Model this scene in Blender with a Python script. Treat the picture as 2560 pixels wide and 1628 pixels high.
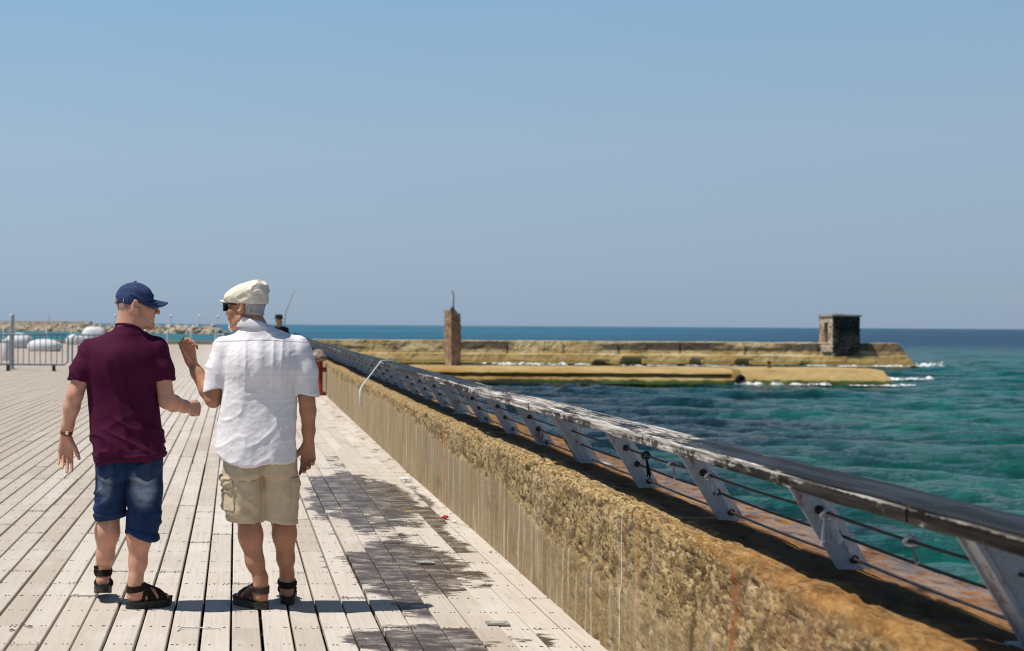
import bpy, math, random
import numpy as np
R = math.radians
random.seed(7)
rng = np.random.default_rng(7)
for o in list(bpy.data.objects):
    bpy.data.objects.remove(o)
SC = bpy.context.scene
COL = SC.collection

# ------------------------------------------------------------------ camera, sky, sun, exposure
EYE = 1.52
cam_d = bpy.data.cameras.new('camera')
cam = bpy.data.objects.new('camera', cam_d)
COL.objects.link(cam)
cam.location = (0, 0, EYE)
cam.rotation_euler = (math.pi / 2, -0.0065, 0)
cam_d.sensor_width = 36
cam_d.lens = 49.2
cam_d.shift_x = 0.2705
cam_d.shift_y = -0.0014
cam_d.clip_start = 0.05
cam_d.clip_end = 60000
cam_d.dof.use_dof = True
cam_d.dof.focus_distance = 7.3
cam_d.dof.aperture_fstop = 4.0
SC.camera = cam

SUN_EL, SUN_AZ = R(64), R(-98)          # azimuth clockwise from +Y
world = bpy.data.worlds.new('World')
SC.world = world
world.use_nodes = True
wn = world.node_tree
bg = wn.nodes['Background']
sky = wn.nodes.new('ShaderNodeTexSky')
sky.sky_type = 'NISHITA'
sky.sun_disc = False
sky.sun_elevation = SUN_EL
sky.sun_rotation = SUN_AZ
sky.altitude = 0
sky.air_density = 1.0
sky.dust_density = 0.3
sky.ozone_density = 3.0
# hazy seaside air: the clear-sky model leans towards a pale grey-blue at the horizon; upper sky darkened to deepen shadows
wtc = wn.nodes.new('ShaderNodeTexCoord')
wsep = wn.nodes.new('ShaderNodeSeparateXYZ')
wn.links.new(wtc.outputs['Generated'], wsep.inputs[0])
wramp = wn.nodes.new('ShaderNodeValToRGB')
wn.links.new(wsep.outputs[2], wramp.inputs[0])
we = wramp.color_ramp.elements
stops = [(0.0, (3.8, 5.25, 7.3)), (0.05, (4.5, 5.95, 7.9)), (0.12, (4.7, 6.5, 8.4)), (0.24, (3.5, 6.1, 8.8)), (0.42, (1.0, 2.0, 3.7)), (1.0, (0.35, 0.8, 1.8))]
while len(we) < len(stops): we.new(0.5)
for i_, (p_, c_) in enumerate(stops):
    we[i_].position = p_
    we[i_].color = (*c_, 1)
wmix = wn.nodes.new('ShaderNodeMix')
wmix.data_type = 'RGBA'
wmix.inputs[0].default_value = 0.85
wn.links.new(sky.outputs[0], wmix.inputs[6])
wn.links.new(wramp.outputs[0], wmix.inputs[7])
wdot = wn.nodes.new('ShaderNodeVectorMath'); wdot.operation = 'DOT_PRODUCT'
wn.links.new(wtc.outputs['Generated'], wdot.inputs[0])
wdot.inputs[1].default_value = (math.cos(SUN_EL) * math.sin(SUN_AZ), math.cos(SUN_EL) * math.cos(SUN_AZ), math.sin(SUN_EL))
wrng = wn.nodes.new('ShaderNodeMapRange')
wn.links.new(wdot.outputs['Value'], wrng.inputs[0])
for i_, q_ in enumerate((-0.35, 0.9, 0.90, 1.28)): wrng.inputs[i_ + 1].default_value = q_
wmul = wn.nodes.new('ShaderNodeVectorMath'); wmul.operation = 'SCALE'
wn.links.new(wmix.outputs[2], wmul.inputs[0])
wn.links.new(wrng.outputs[0], wmul.inputs['Scale'])
wn.links.new(wmul.outputs[0], bg.inputs[0])
bg.inputs[1].default_value = 0.075

sun_d = bpy.data.lights.new('sun', 'SUN')
sun_d.energy = 5.0
sun_d.angle = R(0.53)
sun_d.color = (1.0, 0.95, 0.88)
sun = bpy.data.objects.new('sun', sun_d)
COL.objects.link(sun)
sv = np.array([math.cos(SUN_EL) * math.sin(SUN_AZ), math.cos(SUN_EL) * math.cos(SUN_AZ), math.sin(SUN_EL)])
sun.rotation_euler = (R(90) - SUN_EL, 0, math.atan2(sv[0], -sv[1]))
sun.location = (-20, -5, 40)

SC.view_settings.view_transform = 'Standard'
SC.view_settings.look = 'None'
SC.view_settings.exposure = 0.0
SC.view_settings.gamma = 1.0
SC.view_settings.use_curve_mapping = False
SC.render.engine = 'CYCLES'
SC.cycles.use_denoising = True
SC.cycles.max_bounces = 6
SC.cycles.filter_width = 1.15

# ------------------------------------------------------------------ helpers: numbers
def vhash(ix, iy, iz, seed=0):
    n = (ix.astype(np.int64) * 73856093) ^ (iy.astype(np.int64) * 19349663) ^ (iz.astype(np.int64) * 83492791) ^ (seed * 2654435761)
    n = (n ^ (n >> 13)) * 1274126177
    n = n & 0x7fffffff
    n = (n ^ (n >> 16)) & 0xffffff
    return n / float(0xffffff)

def vnoise(P, seed=0):
    P = np.asarray(P, float)
    I = np.floor(P)
    F = P - I
    F = F * F * F * (F * (F * 6 - 15) + 10)
    I = I.astype(np.int64)
    r = 0
    for dx in (0, 1):
        wx = F[:, 0] if dx else 1 - F[:, 0]
        for dy in (0, 1):
            wy = F[:, 1] if dy else 1 - F[:, 1]
            for dz in (0, 1):
                wz = F[:, 2] if dz else 1 - F[:, 2]
                r = r + wx * wy * wz * vhash(I[:, 0] + dx, I[:, 1] + dy, I[:, 2] + dz, seed)
    return r

def fbm(P, octv=4, seed=0, gain=0.5):
    a, s, t = 1.0, 0.0, 0.0
    P = np.asarray(P, float)
    for i in range(octv):
        s = s + a * vnoise(P, seed + i * 17)
        t += a
        a *= gain
        P = P * 2.03 + 11.3
    return s / t

def ridge(P, seed=0):
    n = vnoise(P, seed)
    return 1 - np.abs(2 * n - 1)

def sstep(a, b, x):
    t = np.clip((x - a) / (b - a), 0, 1)
    return t * t * (3 - 2 * t)

def unit(v):
    v = np.asarray(v, float)
    return v / np.linalg.norm(v)

# ------------------------------------------------------------------ helpers: objects
def link(o, parent=None):
    COL.objects.link(o)
    if parent is not None:
        o.parent = parent
    return o

def tag(o, label=None, cat=None, group=None, kind=None):
    if label: o['label'] = label
    if cat: o['category'] = cat
    if group: o['group'] = group
    if kind: o['kind'] = kind
    return o

def empty(name, loc=(0, 0, 0), rz=0.0):
    o = bpy.data.objects.new(name, None)
    o.empty_display_size = 0.1
    o.location = loc
    o.rotation_euler = (0, 0, rz)
    return link(o)

def mesh_np(name, V, F, mats, smooth=True, midx=None):
    me = bpy.data.meshes.new(name)
    V = np.asarray(V, np.float32)
    F = np.asarray(F, np.int32)
    n, k = F.shape
    me.vertices.add(len(V))
    me.vertices.foreach_set('co', V.ravel())
    me.loops.add(n * k)
    me.loops.foreach_set('vertex_index', F.ravel())
    me.polygons.add(n)
    me.polygons.foreach_set('loop_start', np.arange(0, n * k, k, dtype=np.int32))
    me.polygons.foreach_set('use_smooth', np.full(n, smooth, bool))
    if midx is not None:
        me.polygons.foreach_set('material_index', np.asarray(midx, np.int32))
    me.update(calc_edges=True)
    for m in (mats if isinstance(mats, (list, tuple)) else [mats]):
        me.materials.append(m)
    return me

def obj_np(name, V, F, mats, parent=None, smooth=True, midx=None):
    return link(bpy.data.objects.new(name, mesh_np(name, V, F, mats, smooth, midx)), parent)

class MB:
    """collects simple shapes into one mesh"""
    def __init__(s):
        s.v, s.f, s.m = [], [], []
    def add(s, V, F, m=0):
        b = len(s.v)
        s.v += [tuple(map(float, p)) for p in V]
        s.f += [tuple(b + i for i in f) for f in F]
        s.m += [m] * len(F)
        return s
    def box(s, c, d, rz=0.0, m=0, rot=None):
        V = []
        cz, sz = math.cos(rz), math.sin(rz)
        for x in (-1, 1):
            for y in (-1, 1):
                for z in (-1, 1):
                    p = np.array([x * d[0] / 2, y * d[1] / 2, z * d[2] / 2])
                    if rot is not None:
                        p = np.array(rot) @ p
                    V.append((c[0] + p[0] * cz - p[1] * sz, c[1] + p[0] * sz + p[1] * cz, c[2] + p[2]))
        F = [(0, 1, 3, 2), (4, 6, 7, 5), (0, 4, 5, 1), (2, 3, 7, 6), (0, 2, 6, 4), (1, 5, 7, 3)]
        return s.add(V, F, m)
    def prism(s, poly, a, b, axis=1, m=0):
        """polygon in the two other axes, swept from a to b along axis"""
        n = len(poly)
        V = []
        for t in (a, b):
            for (p, q) in poly:
                V.append({0: (t, p, q), 1: (p, t, q), 2: (p, q, t)}[axis])
        F = [tuple(range(n)), tuple(range(2 * n - 1, n - 1, -1))]
        for i in range(n):
            j = (i + 1) % n
            F.append((i, n + i, n + j, j))
        return s.add(V, F, m)
    def tube(s, path, r, n=8, m=0, caps=True):
        path = [np.array(p, float) for p in path]
        rr = r if isinstance(r, (list, tuple)) else [r] * len(path)
        V, F = [], []
        up = np.array([0.0, 0.0, 1.0])
        u = None
        for i, p in enumerate(path):
            t = path[min(i + 1, len(path) - 1)] - path[max(i - 1, 0)]
            t = t / (np.linalg.norm(t) + 1e-12)
            if u is None:
                u = np.cross(t, up if abs(t[2]) < 0.9 else np.array([1.0, 0, 0]))
            u = u - t * np.dot(u, t)
            u /= np.linalg.norm(u) + 1e-12
            w = np.cross(t, u)
            for k in range(n):
                a = 2 * math.pi * k / n
                V.append(p + rr[i] * (math.cos(a) * u + math.sin(a) * w))
        for i in range(len(path) - 1):
            for k in range(n):
                j = (k + 1) % n
                F.append((i * n + k, i * n + j, (i + 1) * n + j, (i + 1) * n + k))
        if caps:
            F.append(tuple(range(n - 1, -1, -1)))
            F.append(tuple((len(path) - 1) * n + k for k in range(n)))
        return s.add(V, F, m)
    def lathe(s, prof, n=16, c=(0, 0, 0), m=0):
        V, F = [], []
        for (r, z) in prof:
            for k in range(n):
                a = 2 * math.pi * k / n
                V.append((c[0] + r * math.cos(a), c[1] + r * math.sin(a), c[2] + z))
        for i in range(len(prof) - 1):
            for k in range(n):
                j = (k + 1) % n
                F.append((i * n + k, i * n + j, (i + 1) * n + j, (i + 1) * n + k))
        F.append(tuple(range(n - 1, -1, -1)))
        F.append(tuple((len(prof) - 1) * n + k for k in range(n)))
        return s.add(V, F, m)
    def mesh(s, name, mats, smooth=False):
        me = bpy.data.meshes.new(name)
        me.from_pydata(s.v, [], s.f)
        for m in (mats if isinstance(mats, (list, tuple)) else [mats]):
            me.materials.append(m)
        me.polygons.foreach_set('material_index', s.m)
        me.polygons.foreach_set('use_smooth', [smooth] * len(s.f))
        me.update()
        return me
    def obj(s, name, mats, parent=None, smooth=False, loc=None, rz=0.0):
        o = bpy.data.objects.new(name, s.mesh(name, mats, smooth))
        if loc is not None: o.location = loc
        o.rotation_euler = (0, 0, rz)
        return link(o, parent)

def inst(name, me, parent=None, loc=(0, 0, 0), rot=(0, 0, 0), scale=(1, 1, 1)):
    o = bpy.data.objects.new(name, me)
    o.location, o.rotation_euler, o.scale = loc, rot, scale
    return link(o, parent)

# ------------------------------------------------------------------ helpers: materials
class Mat:
    def __init__(s, name, color=(0.5, 0.5, 0.5), rough=0.7, spec=0.4, metal=0.0):
        s.m = bpy.data.materials.new(name)
        s.m.use_nodes = True
        s.nt = s.m.node_tree
        s.b = s.nt.nodes['Principled BSDF']
        s.set('Base Color', color)
        s.set('Roughness', rough)
        s.set('Specular IOR Level', spec)
        s.set('Metallic', metal)
        s._c = {}
    def put(s, sock, v):
        if isinstance(v, bpy.types.NodeSocket):
            s.nt.links.new(v, sock)
        elif isinstance(v, (tuple, list)) and sock.type == 'RGBA' and len(v) == 3:
            sock.default_value = (*v, 1)
        else:
            sock.default_value = v
    def set(s, k, v):
        s.put(s.b.inputs[k], v)
        return s
    def nd(s, t, **props):
        n = s.nt.nodes.new(t)
        for k, v in props.items():
            setattr(n, k, v)
        return n
    def pos(s):
        if 'p' not in s._c: s._c['p'] = s.nd('ShaderNodeNewGeometry')
        return s._c['p'].outputs['Position']
    def nor(s):
        s.pos()
        return s._c['p'].outputs['Normal']
    def oc(s):
        if 'o' not in s._c: s._c['o'] = s.nd('ShaderNodeTexCoord')
        return s._c['o'].outputs['Object']
    def rnd(s):
        if 'r' not in s._c: s._c['r'] = s.nd('ShaderNodeObjectInfo')
        return s._c['r'].outputs['Random']
    def mapv(s, vec, scale=(1, 1, 1), loc=(0, 0, 0)):
        n = s.nd('ShaderNodeMapping')
        s.put(n.inputs['Vector'], vec)
        n.inputs['Scale'].default_value = scale
        n.inputs['Location'].default_value = loc
        return n.outputs[0]
    def noise(s, vec, scale=5.0, detail=4.0, rough=0.55, dist=0.0):
        n = s.nd('ShaderNodeTexNoise')
        s.put(n.inputs['Vector'], vec)
        n.inputs['Scale'].default_value = scale
        n.inputs['Detail'].default_value = detail
        n.inputs['Roughness'].default_value = rough
        n.inputs['Distortion'].default_value = dist
        return n.outputs['Fac']
    def voro(s, vec, scale=5.0, feat='F1', out='Distance', rnd=1.0):
        n = s.nd('ShaderNodeTexVoronoi', feature=feat)
        s.put(n.inputs['Vector'], vec)
        n.inputs['Scale'].default_value = scale
        n.inputs['Randomness'].default_value = rnd
        return n.outputs[out]
    def white(s, vec):
        n = s.nd('ShaderNodeTexWhiteNoise', noise_dimensions='3D')
        s.put(n.inputs['Vector'], vec)
        return n.outputs['Value']
    def xyz(s, vec):
        n = s.nd('ShaderNodeSeparateXYZ')
        s.put(n.inputs[0], vec)
        return n.outputs
    def comb(s, x=0.0, y=0.0, z=0.0):
        n = s.nd('ShaderNodeCombineXYZ')
        for i, v in enumerate((x, y, z)): s.put(n.inputs[i], v)
        return n.outputs[0]
    def math(s, op, a, b=0.0, c=0.0, clamp=False):
        n = s.nd('ShaderNodeMath', operation=op, use_clamp=clamp)
        s.put(n.inputs[0], a); s.put(n.inputs[1], b); s.put(n.inputs[2], c)
        return n.outputs[0]
    def rng(s, v, a, b, c=0.0, d=1.0, smooth=True):
        n = s.nd('ShaderNodeMapRange', interpolation_type='SMOOTHSTEP' if smooth else 'LINEAR')
        s.put(n.inputs[0], v)
        for i, q in enumerate((a, b, c, d)): s.put(n.inputs[i + 1], q)
        return n.outputs[0]
    def mix(s, f, a, b, mode='MIX'):
        n = s.nd('ShaderNodeMix', data_type='RGBA', blend_type=mode)
        s.put(n.inputs[0], f); s.put(n.inputs[6], a); s.put(n.inputs[7], b)
        return n.outputs[2]
    def ramp(s, f, stops):
        n = s.nd('ShaderNodeValToRGB')
        s.put(n.inputs[0], f)
        e = n.color_ramp.elements
        while len(e) < len(stops): e.new(0.5)
        for i, (p, c) in enumerate(stops):
            e[i].position = p
            e[i].color = (*c, 1)
        return n.outputs[0]
    def bump(s, h, strength=0.5, dist=0.01):
        n = s.nd('ShaderNodeBump')
        n.inputs['Strength'].default_value = strength
        n.inputs['Distance'].default_value = dist
        s.put(n.inputs['Height'], h)
        s.nt.links.new(n.outputs[0], s.b.inputs['Normal'])
        return s
    def ell(s, P, c, r, soft=0.5):
        """1 inside an ellipsoid at c with radii r, soft edge"""
        n = s.nd('ShaderNodeVectorMath', operation='SUBTRACT'); s.put(n.inputs[0], P); n.inputs[1].default_value = c
        m = s.nd('ShaderNodeVectorMath', operation='DIVIDE'); s.put(m.inputs[0], n.outputs[0]); m.inputs[1].default_value = r
        l = s.nd('ShaderNodeVectorMath', operation='LENGTH'); s.put(l.inputs[0], m.outputs[0])
        return s.rng(l.outputs['Value'], 1.0 - soft, 1.0 + soft, 1.0, 0.0)

def mottled(name, c1, c2, scale=6.0, rough=0.8, spec=0.3, bump=0.3, bdist=0.01, bscale=None, world_space=False, metal=0.0):
    m = Mat(name, c1, rough, spec, metal)
    P = m.pos() if world_space else m.oc()
    f = m.noise(P, scale, 5, 0.6)
    m.set('Base Color', m.mix(m.rng(f, 0.35, 0.65), c1, c2))
    if bump:
        m.bump(m.noise(P, bscale or scale * 6, 4, 0.6), bump, bdist)
    return m.m

# ------------------------------------------------------------------ materials of the setting
SEA = -2.48
PITCH, JOIST, COL0 = 0.1507, 0.39, -0.009

def bend(y):
    """how far the sea wall swings to the right with distance"""
    return 0.00025 * np.maximum(np.asarray(y, float), 0) ** 2

def mat_plank():
    m = Mat('weathered_decking', rough=0.75, spec=0.25)
    P = m.pos()
    x, y, z = m.xyz(P)[0:3]
    colid = m.math('FLOOR', m.math('DIVIDE', m.math('SUBTRACT', x, COL0), PITCH))
    wob = m.white(m.comb(colid, m.math('FLOOR', m.math('DIVIDE', y, 2.34)), 3.0))
    wcol = m.white(m.comb(colid, 5.0, 1.0))
    var = m.math('ADD', m.math('MULTIPLY', wob, 0.45), m.math('MULTIPLY', m.rnd(), 0.55))
    base = m.ramp(var, [(0.0, (0.43, 0.365, 0.295)), (0.25, (0.51, 0.445, 0.37)), (0.65, (0.56, 0.50, 0.43)), (1.0, (0.63, 0.57, 0.50))])
    grain = m.noise(m.mapv(P, (60, 1.6, 1)), 1.0, 5, 0.65, 0.6)
    base = m.mix(m.rng(grain, 0.42, 0.75, 0.0, 0.34), base, (0.30, 0.245, 0.20))
    blot = m.noise(m.mapv(P, (5, 2.0, 1)), 1.0, 4, 0.6)
    base = m.mix(m.rng(blot, 0.55, 0.8, 0.0, 0.45), base, (0.40, 0.325, 0.22))
    wear = m.noise(m.mapv(P, (2.2, 1.1, 1)), 1.3, 4, 0.6)
    base = m.mix(m.rng(wear, 0.5, 0.75, 0.0, 0.4), base, (0.70, 0.645, 0.60))
    base = m.mix(m.rng(x, -0.4, -3.6, 0.0, 0.7), base, (0.37, 0.31, 0.245))
    # wet, dirty patches next to the wall
    warp = m.noise(m.mapv(P, (3.0, 2.6, 1)), 1.0, 5, 0.62)
    w2 = m.noise(m.mapv(P, (7.0, 15.0, 1)), 1.0, 5, 0.66, 0.4)
    reg = m.ell(P, (1.10, 12.1, 0), (0.58, 2.5, 9), 0.5)
    for c, r, so, g in (((1.13, 9.0, 0), (0.50, 1.5, 9), 0.7, 1.0), ((1.42, 8.4, 0), (0.2, 0.5, 9), 0.5, 0.85), ((1.05, 6.75, 0), (0.60, 0.36, 9), 0.6, 0.85),
                        ((1.35, 7.4, 0), (0.5, 0.55, 9), 0.7, 0.62), ((0.9, 10.4, 0), (0.5, 0.8, 9), 0.6, 0.6), ((1.2, 15.5, 0), (0.5, 1.2, 9), 0.6, 0.5)):
        reg = m.math('MAXIMUM', reg, m.math('MULTIPLY', m.ell(P, c, r, so), g))
    k = m.math('ADD', m.math('MULTIPLY', reg, 0.62), m.math('ADD', m.math('MULTIPLY', warp, 0.55), m.math('MULTIPLY', w2, 0.40)))
    k = m.math('ADD', k, m.math('MULTIPLY', m.math('SUBTRACT', wob, 0.5), 0.36))
    wet = m.math('MULTIPLY', m.rng(k, 0.87, 0.93), m.rng(reg, 0.03, 0.25))
    wet = m.math('MULTIPLY', wet, m.rng(m.noise(m.mapv(P, (5, 9, 1), (2, 6, 0)), 1.0, 5, 0.7), 0.36, 0.56, 0.6, 1.0))
    wc = m.mix(m.rng(x, 1.0, 1.45), (0.060, 0.046, 0.043), (0.06, 0.040, 0.022))
    base = m.mix(m.math('MULTIPLY', wet, 0.95), base, wc)
    # lichen and grime along the foot of the wall
    strip = m.rng(x, 1.33, 1.72)
    ln = m.noise(m.mapv(P, (5, 3, 1), (3, 1, 0)), 1.0, 5, 0.65)
    base = m.mix(m.math('MULTIPLY', strip, m.math('MULTIPLY', m.rng(ln, 0.56, 0.64), m.rng(y, 9.5, 12.0))), base, (0.12, 0.105, 0.09))
    ln2 = m.noise(m.mapv(P, (4, 2.5, 1), (9, 4, 0)), 1.0, 4, 0.6)
    base = m.mix(m.math('MULTIPLY', m.rng(x, 1.0, 1.4), m.math('MULTIPLY', m.rng(ln2, 0.63, 0.70, 0.0, 0.75), m.rng(y, 9.5, 12.0))), base, (0.52, 0.33, 0.09))
    # far boards read greyer
    m.set('Base Color', base)
    m.set('Roughness', m.math('SUBTRACT', 0.78, m.math('MULTIPLY', wet, 0.36)))
    m.set('Specular IOR Level', m.math('SUBTRACT', 0.2, m.math('MULTIPLY', wet, m.rng(y, 11.5, 9.5, 0.0, 0.14))))
    m.bump(m.math('ADD', grain, m.math('MULTIPLY', w2, 0.3)), 0.35, 0.003)
    return m.m

def mat_wall():
    m = Mat('shell_concrete', rough=0.9, spec=0.2)
    P = m.pos()
    x, y, z = m.xyz(P)[0:3]
    at = m.nd('ShaderNodeAttribute', attribute_name='worn')
    worn = at.outputs['Fac']
    big = m.noise(m.mapv(P, (1, 1.1, 1.4)), 1.0, 5, 0.6)
    rough_c = m.ramp(big, [(0.25, (0.19, 0.118, 0.042)), (0.45, (0.255, 0.168, 0.066)), (0.6, (0.30, 0.21, 0.09)), (0.8, (0.225, 0.145, 0.062))])
    smooth_c = m.ramp(big, [(0.25, (0.22, 0.15, 0.07)), (0.5, (0.285, 0.21, 0.115)), (0.75, (0.26, 0.20, 0.125))])
    base = m.mix(worn, smooth_c, rough_c)
    # cast-in shells, and dark specks painting the shade inside pits
    for sc_, lo_, dk_ in ((62, 0.55, 0.75), (120, 0.4, 0.55)):
        sx = m.xyz(m.voro(m.mapv(P, (1, 0.36, 0.9)), sc_, 'F1', 'Color'))
        base = m.mix(m.math('MULTIPLY', m.rng(sx[0], 0.70, 0.80), m.math('ADD', 0.10, m.math('MULTIPLY', worn, lo_))), base, (0.50, 0.375, 0.19))
        base = m.mix(m.math('MULTIPLY', m.rng(sx[1], 0.76, 0.84), m.math('ADD', 0.10, m.math('MULTIPLY', worn, dk_))), base, (0.055, 0.034, 0.016))
    fine = m.noise(m.mapv(P, (90, 34, 90)), 1.0, 4, 0.7)
    base = m.mix(m.rng(fine, 0.45, 0.75, 0.0, 0.3), base, (0.40, 0.31, 0.18))
    nz = m.rng(m.math('ADD', z, m.math('MULTIPLY', m.noise(P, 9.0, 4, 0.6), 0.05)), 0.665, 0.73)
    side = m.math('SUBTRACT', 1.0, nz)
    smo = m.math('MULTIPLY', side, m.math('SUBTRACT', 1.0, m.math('MULTIPLY', worn, 0.65)))
    streak = m.noise(m.mapv(P, (1, 5.5, 0.5)), 1.0, 5, 0.68, 0.25)
    base = m.mix(m.math('MULTIPLY', smo, m.rng(streak, 0.52, 0.66, 0.0, 0.6)), base, (0.46, 0.39, 0.29))
    bar = m.math('SINE', m.math('ADD', m.math('MULTIPLY', y, 38.0), m.math('MULTIPLY', m.noise(m.mapv(P, (1, 1.6, 0.5)), 1.0, 3, 0.6), 24.0)))
    base = m.mix(m.math('MULTIPLY', smo, m.math('MULTIPLY', m.rng(bar, 0.35, 0.95), m.rng(m.noise(m.mapv(P, (1, 5, 1.6), (8, 1, 2)), 1.0, 4, 0.6), 0.40, 0.62, 0.0, 0.6))), base, (0.50, 0.435, 0.335))
    streak2 = m.noise(m.mapv(P, (1, 8, 0.6), (5, 2, 0)), 1.0, 5, 0.65, 0.2)
    base = m.mix(m.math('MULTIPLY', smo, m.rng(streak2, 0.52, 0.66, 0.0, 0.65)), base, (0.19, 0.13, 0.065))
    streak3 = m.noise(m.mapv(P, (1, 7, 0.12), (2, 7, 3)), 1.0, 3, 0.5, 0.2)
    base = m.mix(m.math('MULTIPLY', side, m.rng(streak3, 0.66, 0.72, 0.0, 0.75)), base, (0.36, 0.15, 0.03))
    dk = m.noise(m.mapv(P, (1, 1.2, 2.2), (4, 4, 0)), 1.0, 6, 0.7)
    base = m.mix(m.math('MULTIPLY', side, m.rng(dk, 0.55, 0.68, 0.0, 0.5)), base, (0.15, 0.105, 0.06))
    mot = m.noise(m.mapv(P, (17, 5, 13), (1, 3, 5)), 1.0, 5, 0.7)
    base = m.mix(m.math('MULTIPLY', m.math('MULTIPLY', side, worn), m.rng(mot, 0.50, 0.60, 0.0, 0.7)), base, (0.10, 0.062, 0.03))
    base = m.mix(m.math('MULTIPLY', m.math('MULTIPLY', side, worn), m.rng(mot, 0.42, 0.32, 0.0, 0.5)), base, (0.44, 0.33, 0.17))
    # lime run, rust runs at the joints
    for yy_, w_, c_, a_ in ((6.36, 0.010, (0.62, 0.58, 0.50), 0.75), (4.93, 0.022, (0.27, 0.075, 0.02), 0.8), (11.9, 0.06, (0.36, 0.15, 0.03), 0.85), (5.35, 0.03, (0.06, 0.04, 0.022), 0.7), (9.1, 0.03, (0.09, 0.06, 0.03), 0.5)):
        dy = m.math('ABSOLUTE', m.math('SUBTRACT', m.math('ADD', y, m.math('MULTIPLY', m.noise(m.mapv(P, (1, 1, 5)), 1.0, 3, 0.6), 0.02)), yy_ + 0.01))
        base = m.mix(m.math('MULTIPLY', m.math('MULTIPLY', side, m.rng(dy, w_, w_ * 0.4)), m.rng(m.noise(m.mapv(P, (1, 1, 9), (yy_, 0, 0)), 1.0, 4, 0.6), 0.32, 0.5, 0.25, a_)), base, c_)
    # redder, damper concrete close to the viewer
    near = m.math('MULTIPLY', m.rng(y, 5.4, 4.4), m.rng(m.noise(P, 3.0, 5, 0.65), 0.38, 0.60))
    base = m.mix(m.math('MULTIPLY', near, 0.42), base, (0.24, 0.11, 0.055))
    # soaked ledge: rusty ochre with dark growth and painted rail shadow
    off = m.math('SUBTRACT', x, m.math('MULTIPLY', m.math('MULTIPLY', y, y), 0.00025))
    tn = m.noise(m.mapv(P, (11, 5.0, 11)), 1.0, 7, 0.75)
    top = m.ramp(tn, [(0.34, (0.045, 0.020, 0.008)), (0.44, (0.15, 0.066, 0.016)), (0.56, (0.27, 0.125, 0.028)), (0.72, (0.40, 0.23, 0.075))])
    rim = m.math('MULTIPLY', m.rng(off, 1.96, 1.86), m.rng(y, 4.4, 6.4, 0.35, 0.92))
    top = m.mix(rim, top, base)
    top = m.mix(m.math('MULTIPLY', m.rng(y, 9.0, 16.0), 0.5), top, (0.32, 0.21, 0.10))
    alg_shade = m.math('MULTIPLY', m.rng(m.math('ADD', off, m.math('MULTIPLY', m.noise(P, 7.0, 5, 0.65), 0.16)), 1.93, 1.99), m.rng(off, 2.10, 2.02))
    top = m.mix(m.math('MULTIPLY', alg_shade, 0.7), top, (0.05, 0.034, 0.022))
    base = m.mix(nz, base, top)
    m.set('Base Color', base)
    wetr = m.math('MULTIPLY', m.math('MULTIPLY', nz, m.rng(off, 2.04, 2.14)), m.rng(y, 14.0, 6.0))
    m.set('Roughness', m.math('SUBTRACT', 0.92, m.math('MULTIPLY', wetr, 0.66)))
    m.set('Specular IOR Level', m.math('ADD', 0.12, m.math('MULTIPLY', wetr, 0.14)))
    vd = m.voro(m.mapv(P, (1, 0.36, 0.9)), 62, 'F1', 'Distance')
    hgt_ = m.math('ADD', m.math('MULTIPLY', vd, m.math('ADD', -0.25, m.math('MULTIPLY', worn, -0.9))), m.math('MULTIPLY', fine, 0.7))
    m.bump(hgt_, 0.40, 0.005)
    return m.m

def mat_rail():
    m = Mat('weathered_rail_timber', rough=0.5, spec=0.4)
    P = m.pos()
    x, y, z = m.xyz(P)[0:3]
    up = m.rng(m.xyz(m.nor())[2], 0.4, 0.8)
    grain = m.noise(m.mapv(P, (70, 2.2, 70)), 1.0, 5, 0.65, 0.4)
    fleck = m.noise(m.mapv(P, (40, 14, 40)), 1.0, 5, 0.7)
    patch_ = m.noise(m.mapv(P, (6, 1.3, 6)), 1.0, 5, 0.62)
    dark = m.mix(m.rng(grain, 0.35, 0.7), (0.007, 0.006, 0.0055), (0.030, 0.024, 0.020))
    pale = m.mix(m.rng(grain, 0.38, 0.62), (0.12, 0.105, 0.09), (0.62, 0.58, 0.53))
    # salt-bleached in the middle reach, black and damp at both ends
    mid = m.math('MULTIPLY', m.rng(y, 3.6, 6.2), m.rng(y, 15.0, 9.5))
    edge = m.math('MULTIPLY', m.rng(z, 1.052, 1.068), m.rng(m.xyz(m.nor())[2], 0.95, 0.5))
    f = m.math('ADD', m.math('MULTIPLY', patch_, 0.75), m.math('ADD', m.math('MULTIPLY', fleck, 0.45), m.math('MULTIPLY', mid, 0.20)))
    f = m.math('ADD', f, m.math('MULTIPLY', edge, 0.20))
    f = m.math('SUBTRACT', f, m.math('MULTIPLY', up, m.math('SUBTRACT', 0.16, m.math('MULTIPLY', mid, 0.14))))
    ff = m.rng(f, 0.71, 0.80)
    m.set('Base Color', m.mix(ff, dark, pale))
    m.set('Roughness', m.math('ADD', 0.40, m.math('MULTIPLY', ff, 0.45)))
    m.set('Specular IOR Level', m.rng(m.noise(m.mapv(P, (16, 1.1, 16), (3, 3, 3)), 1.0, 5, 0.65), 0.46, 0.62, 0.02, 0.22))
    m.bump(m.math('ADD', grain, m.math('MULTIPLY', fleck, 0.8)), 0.6, 0.005)
    return m.m

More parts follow.
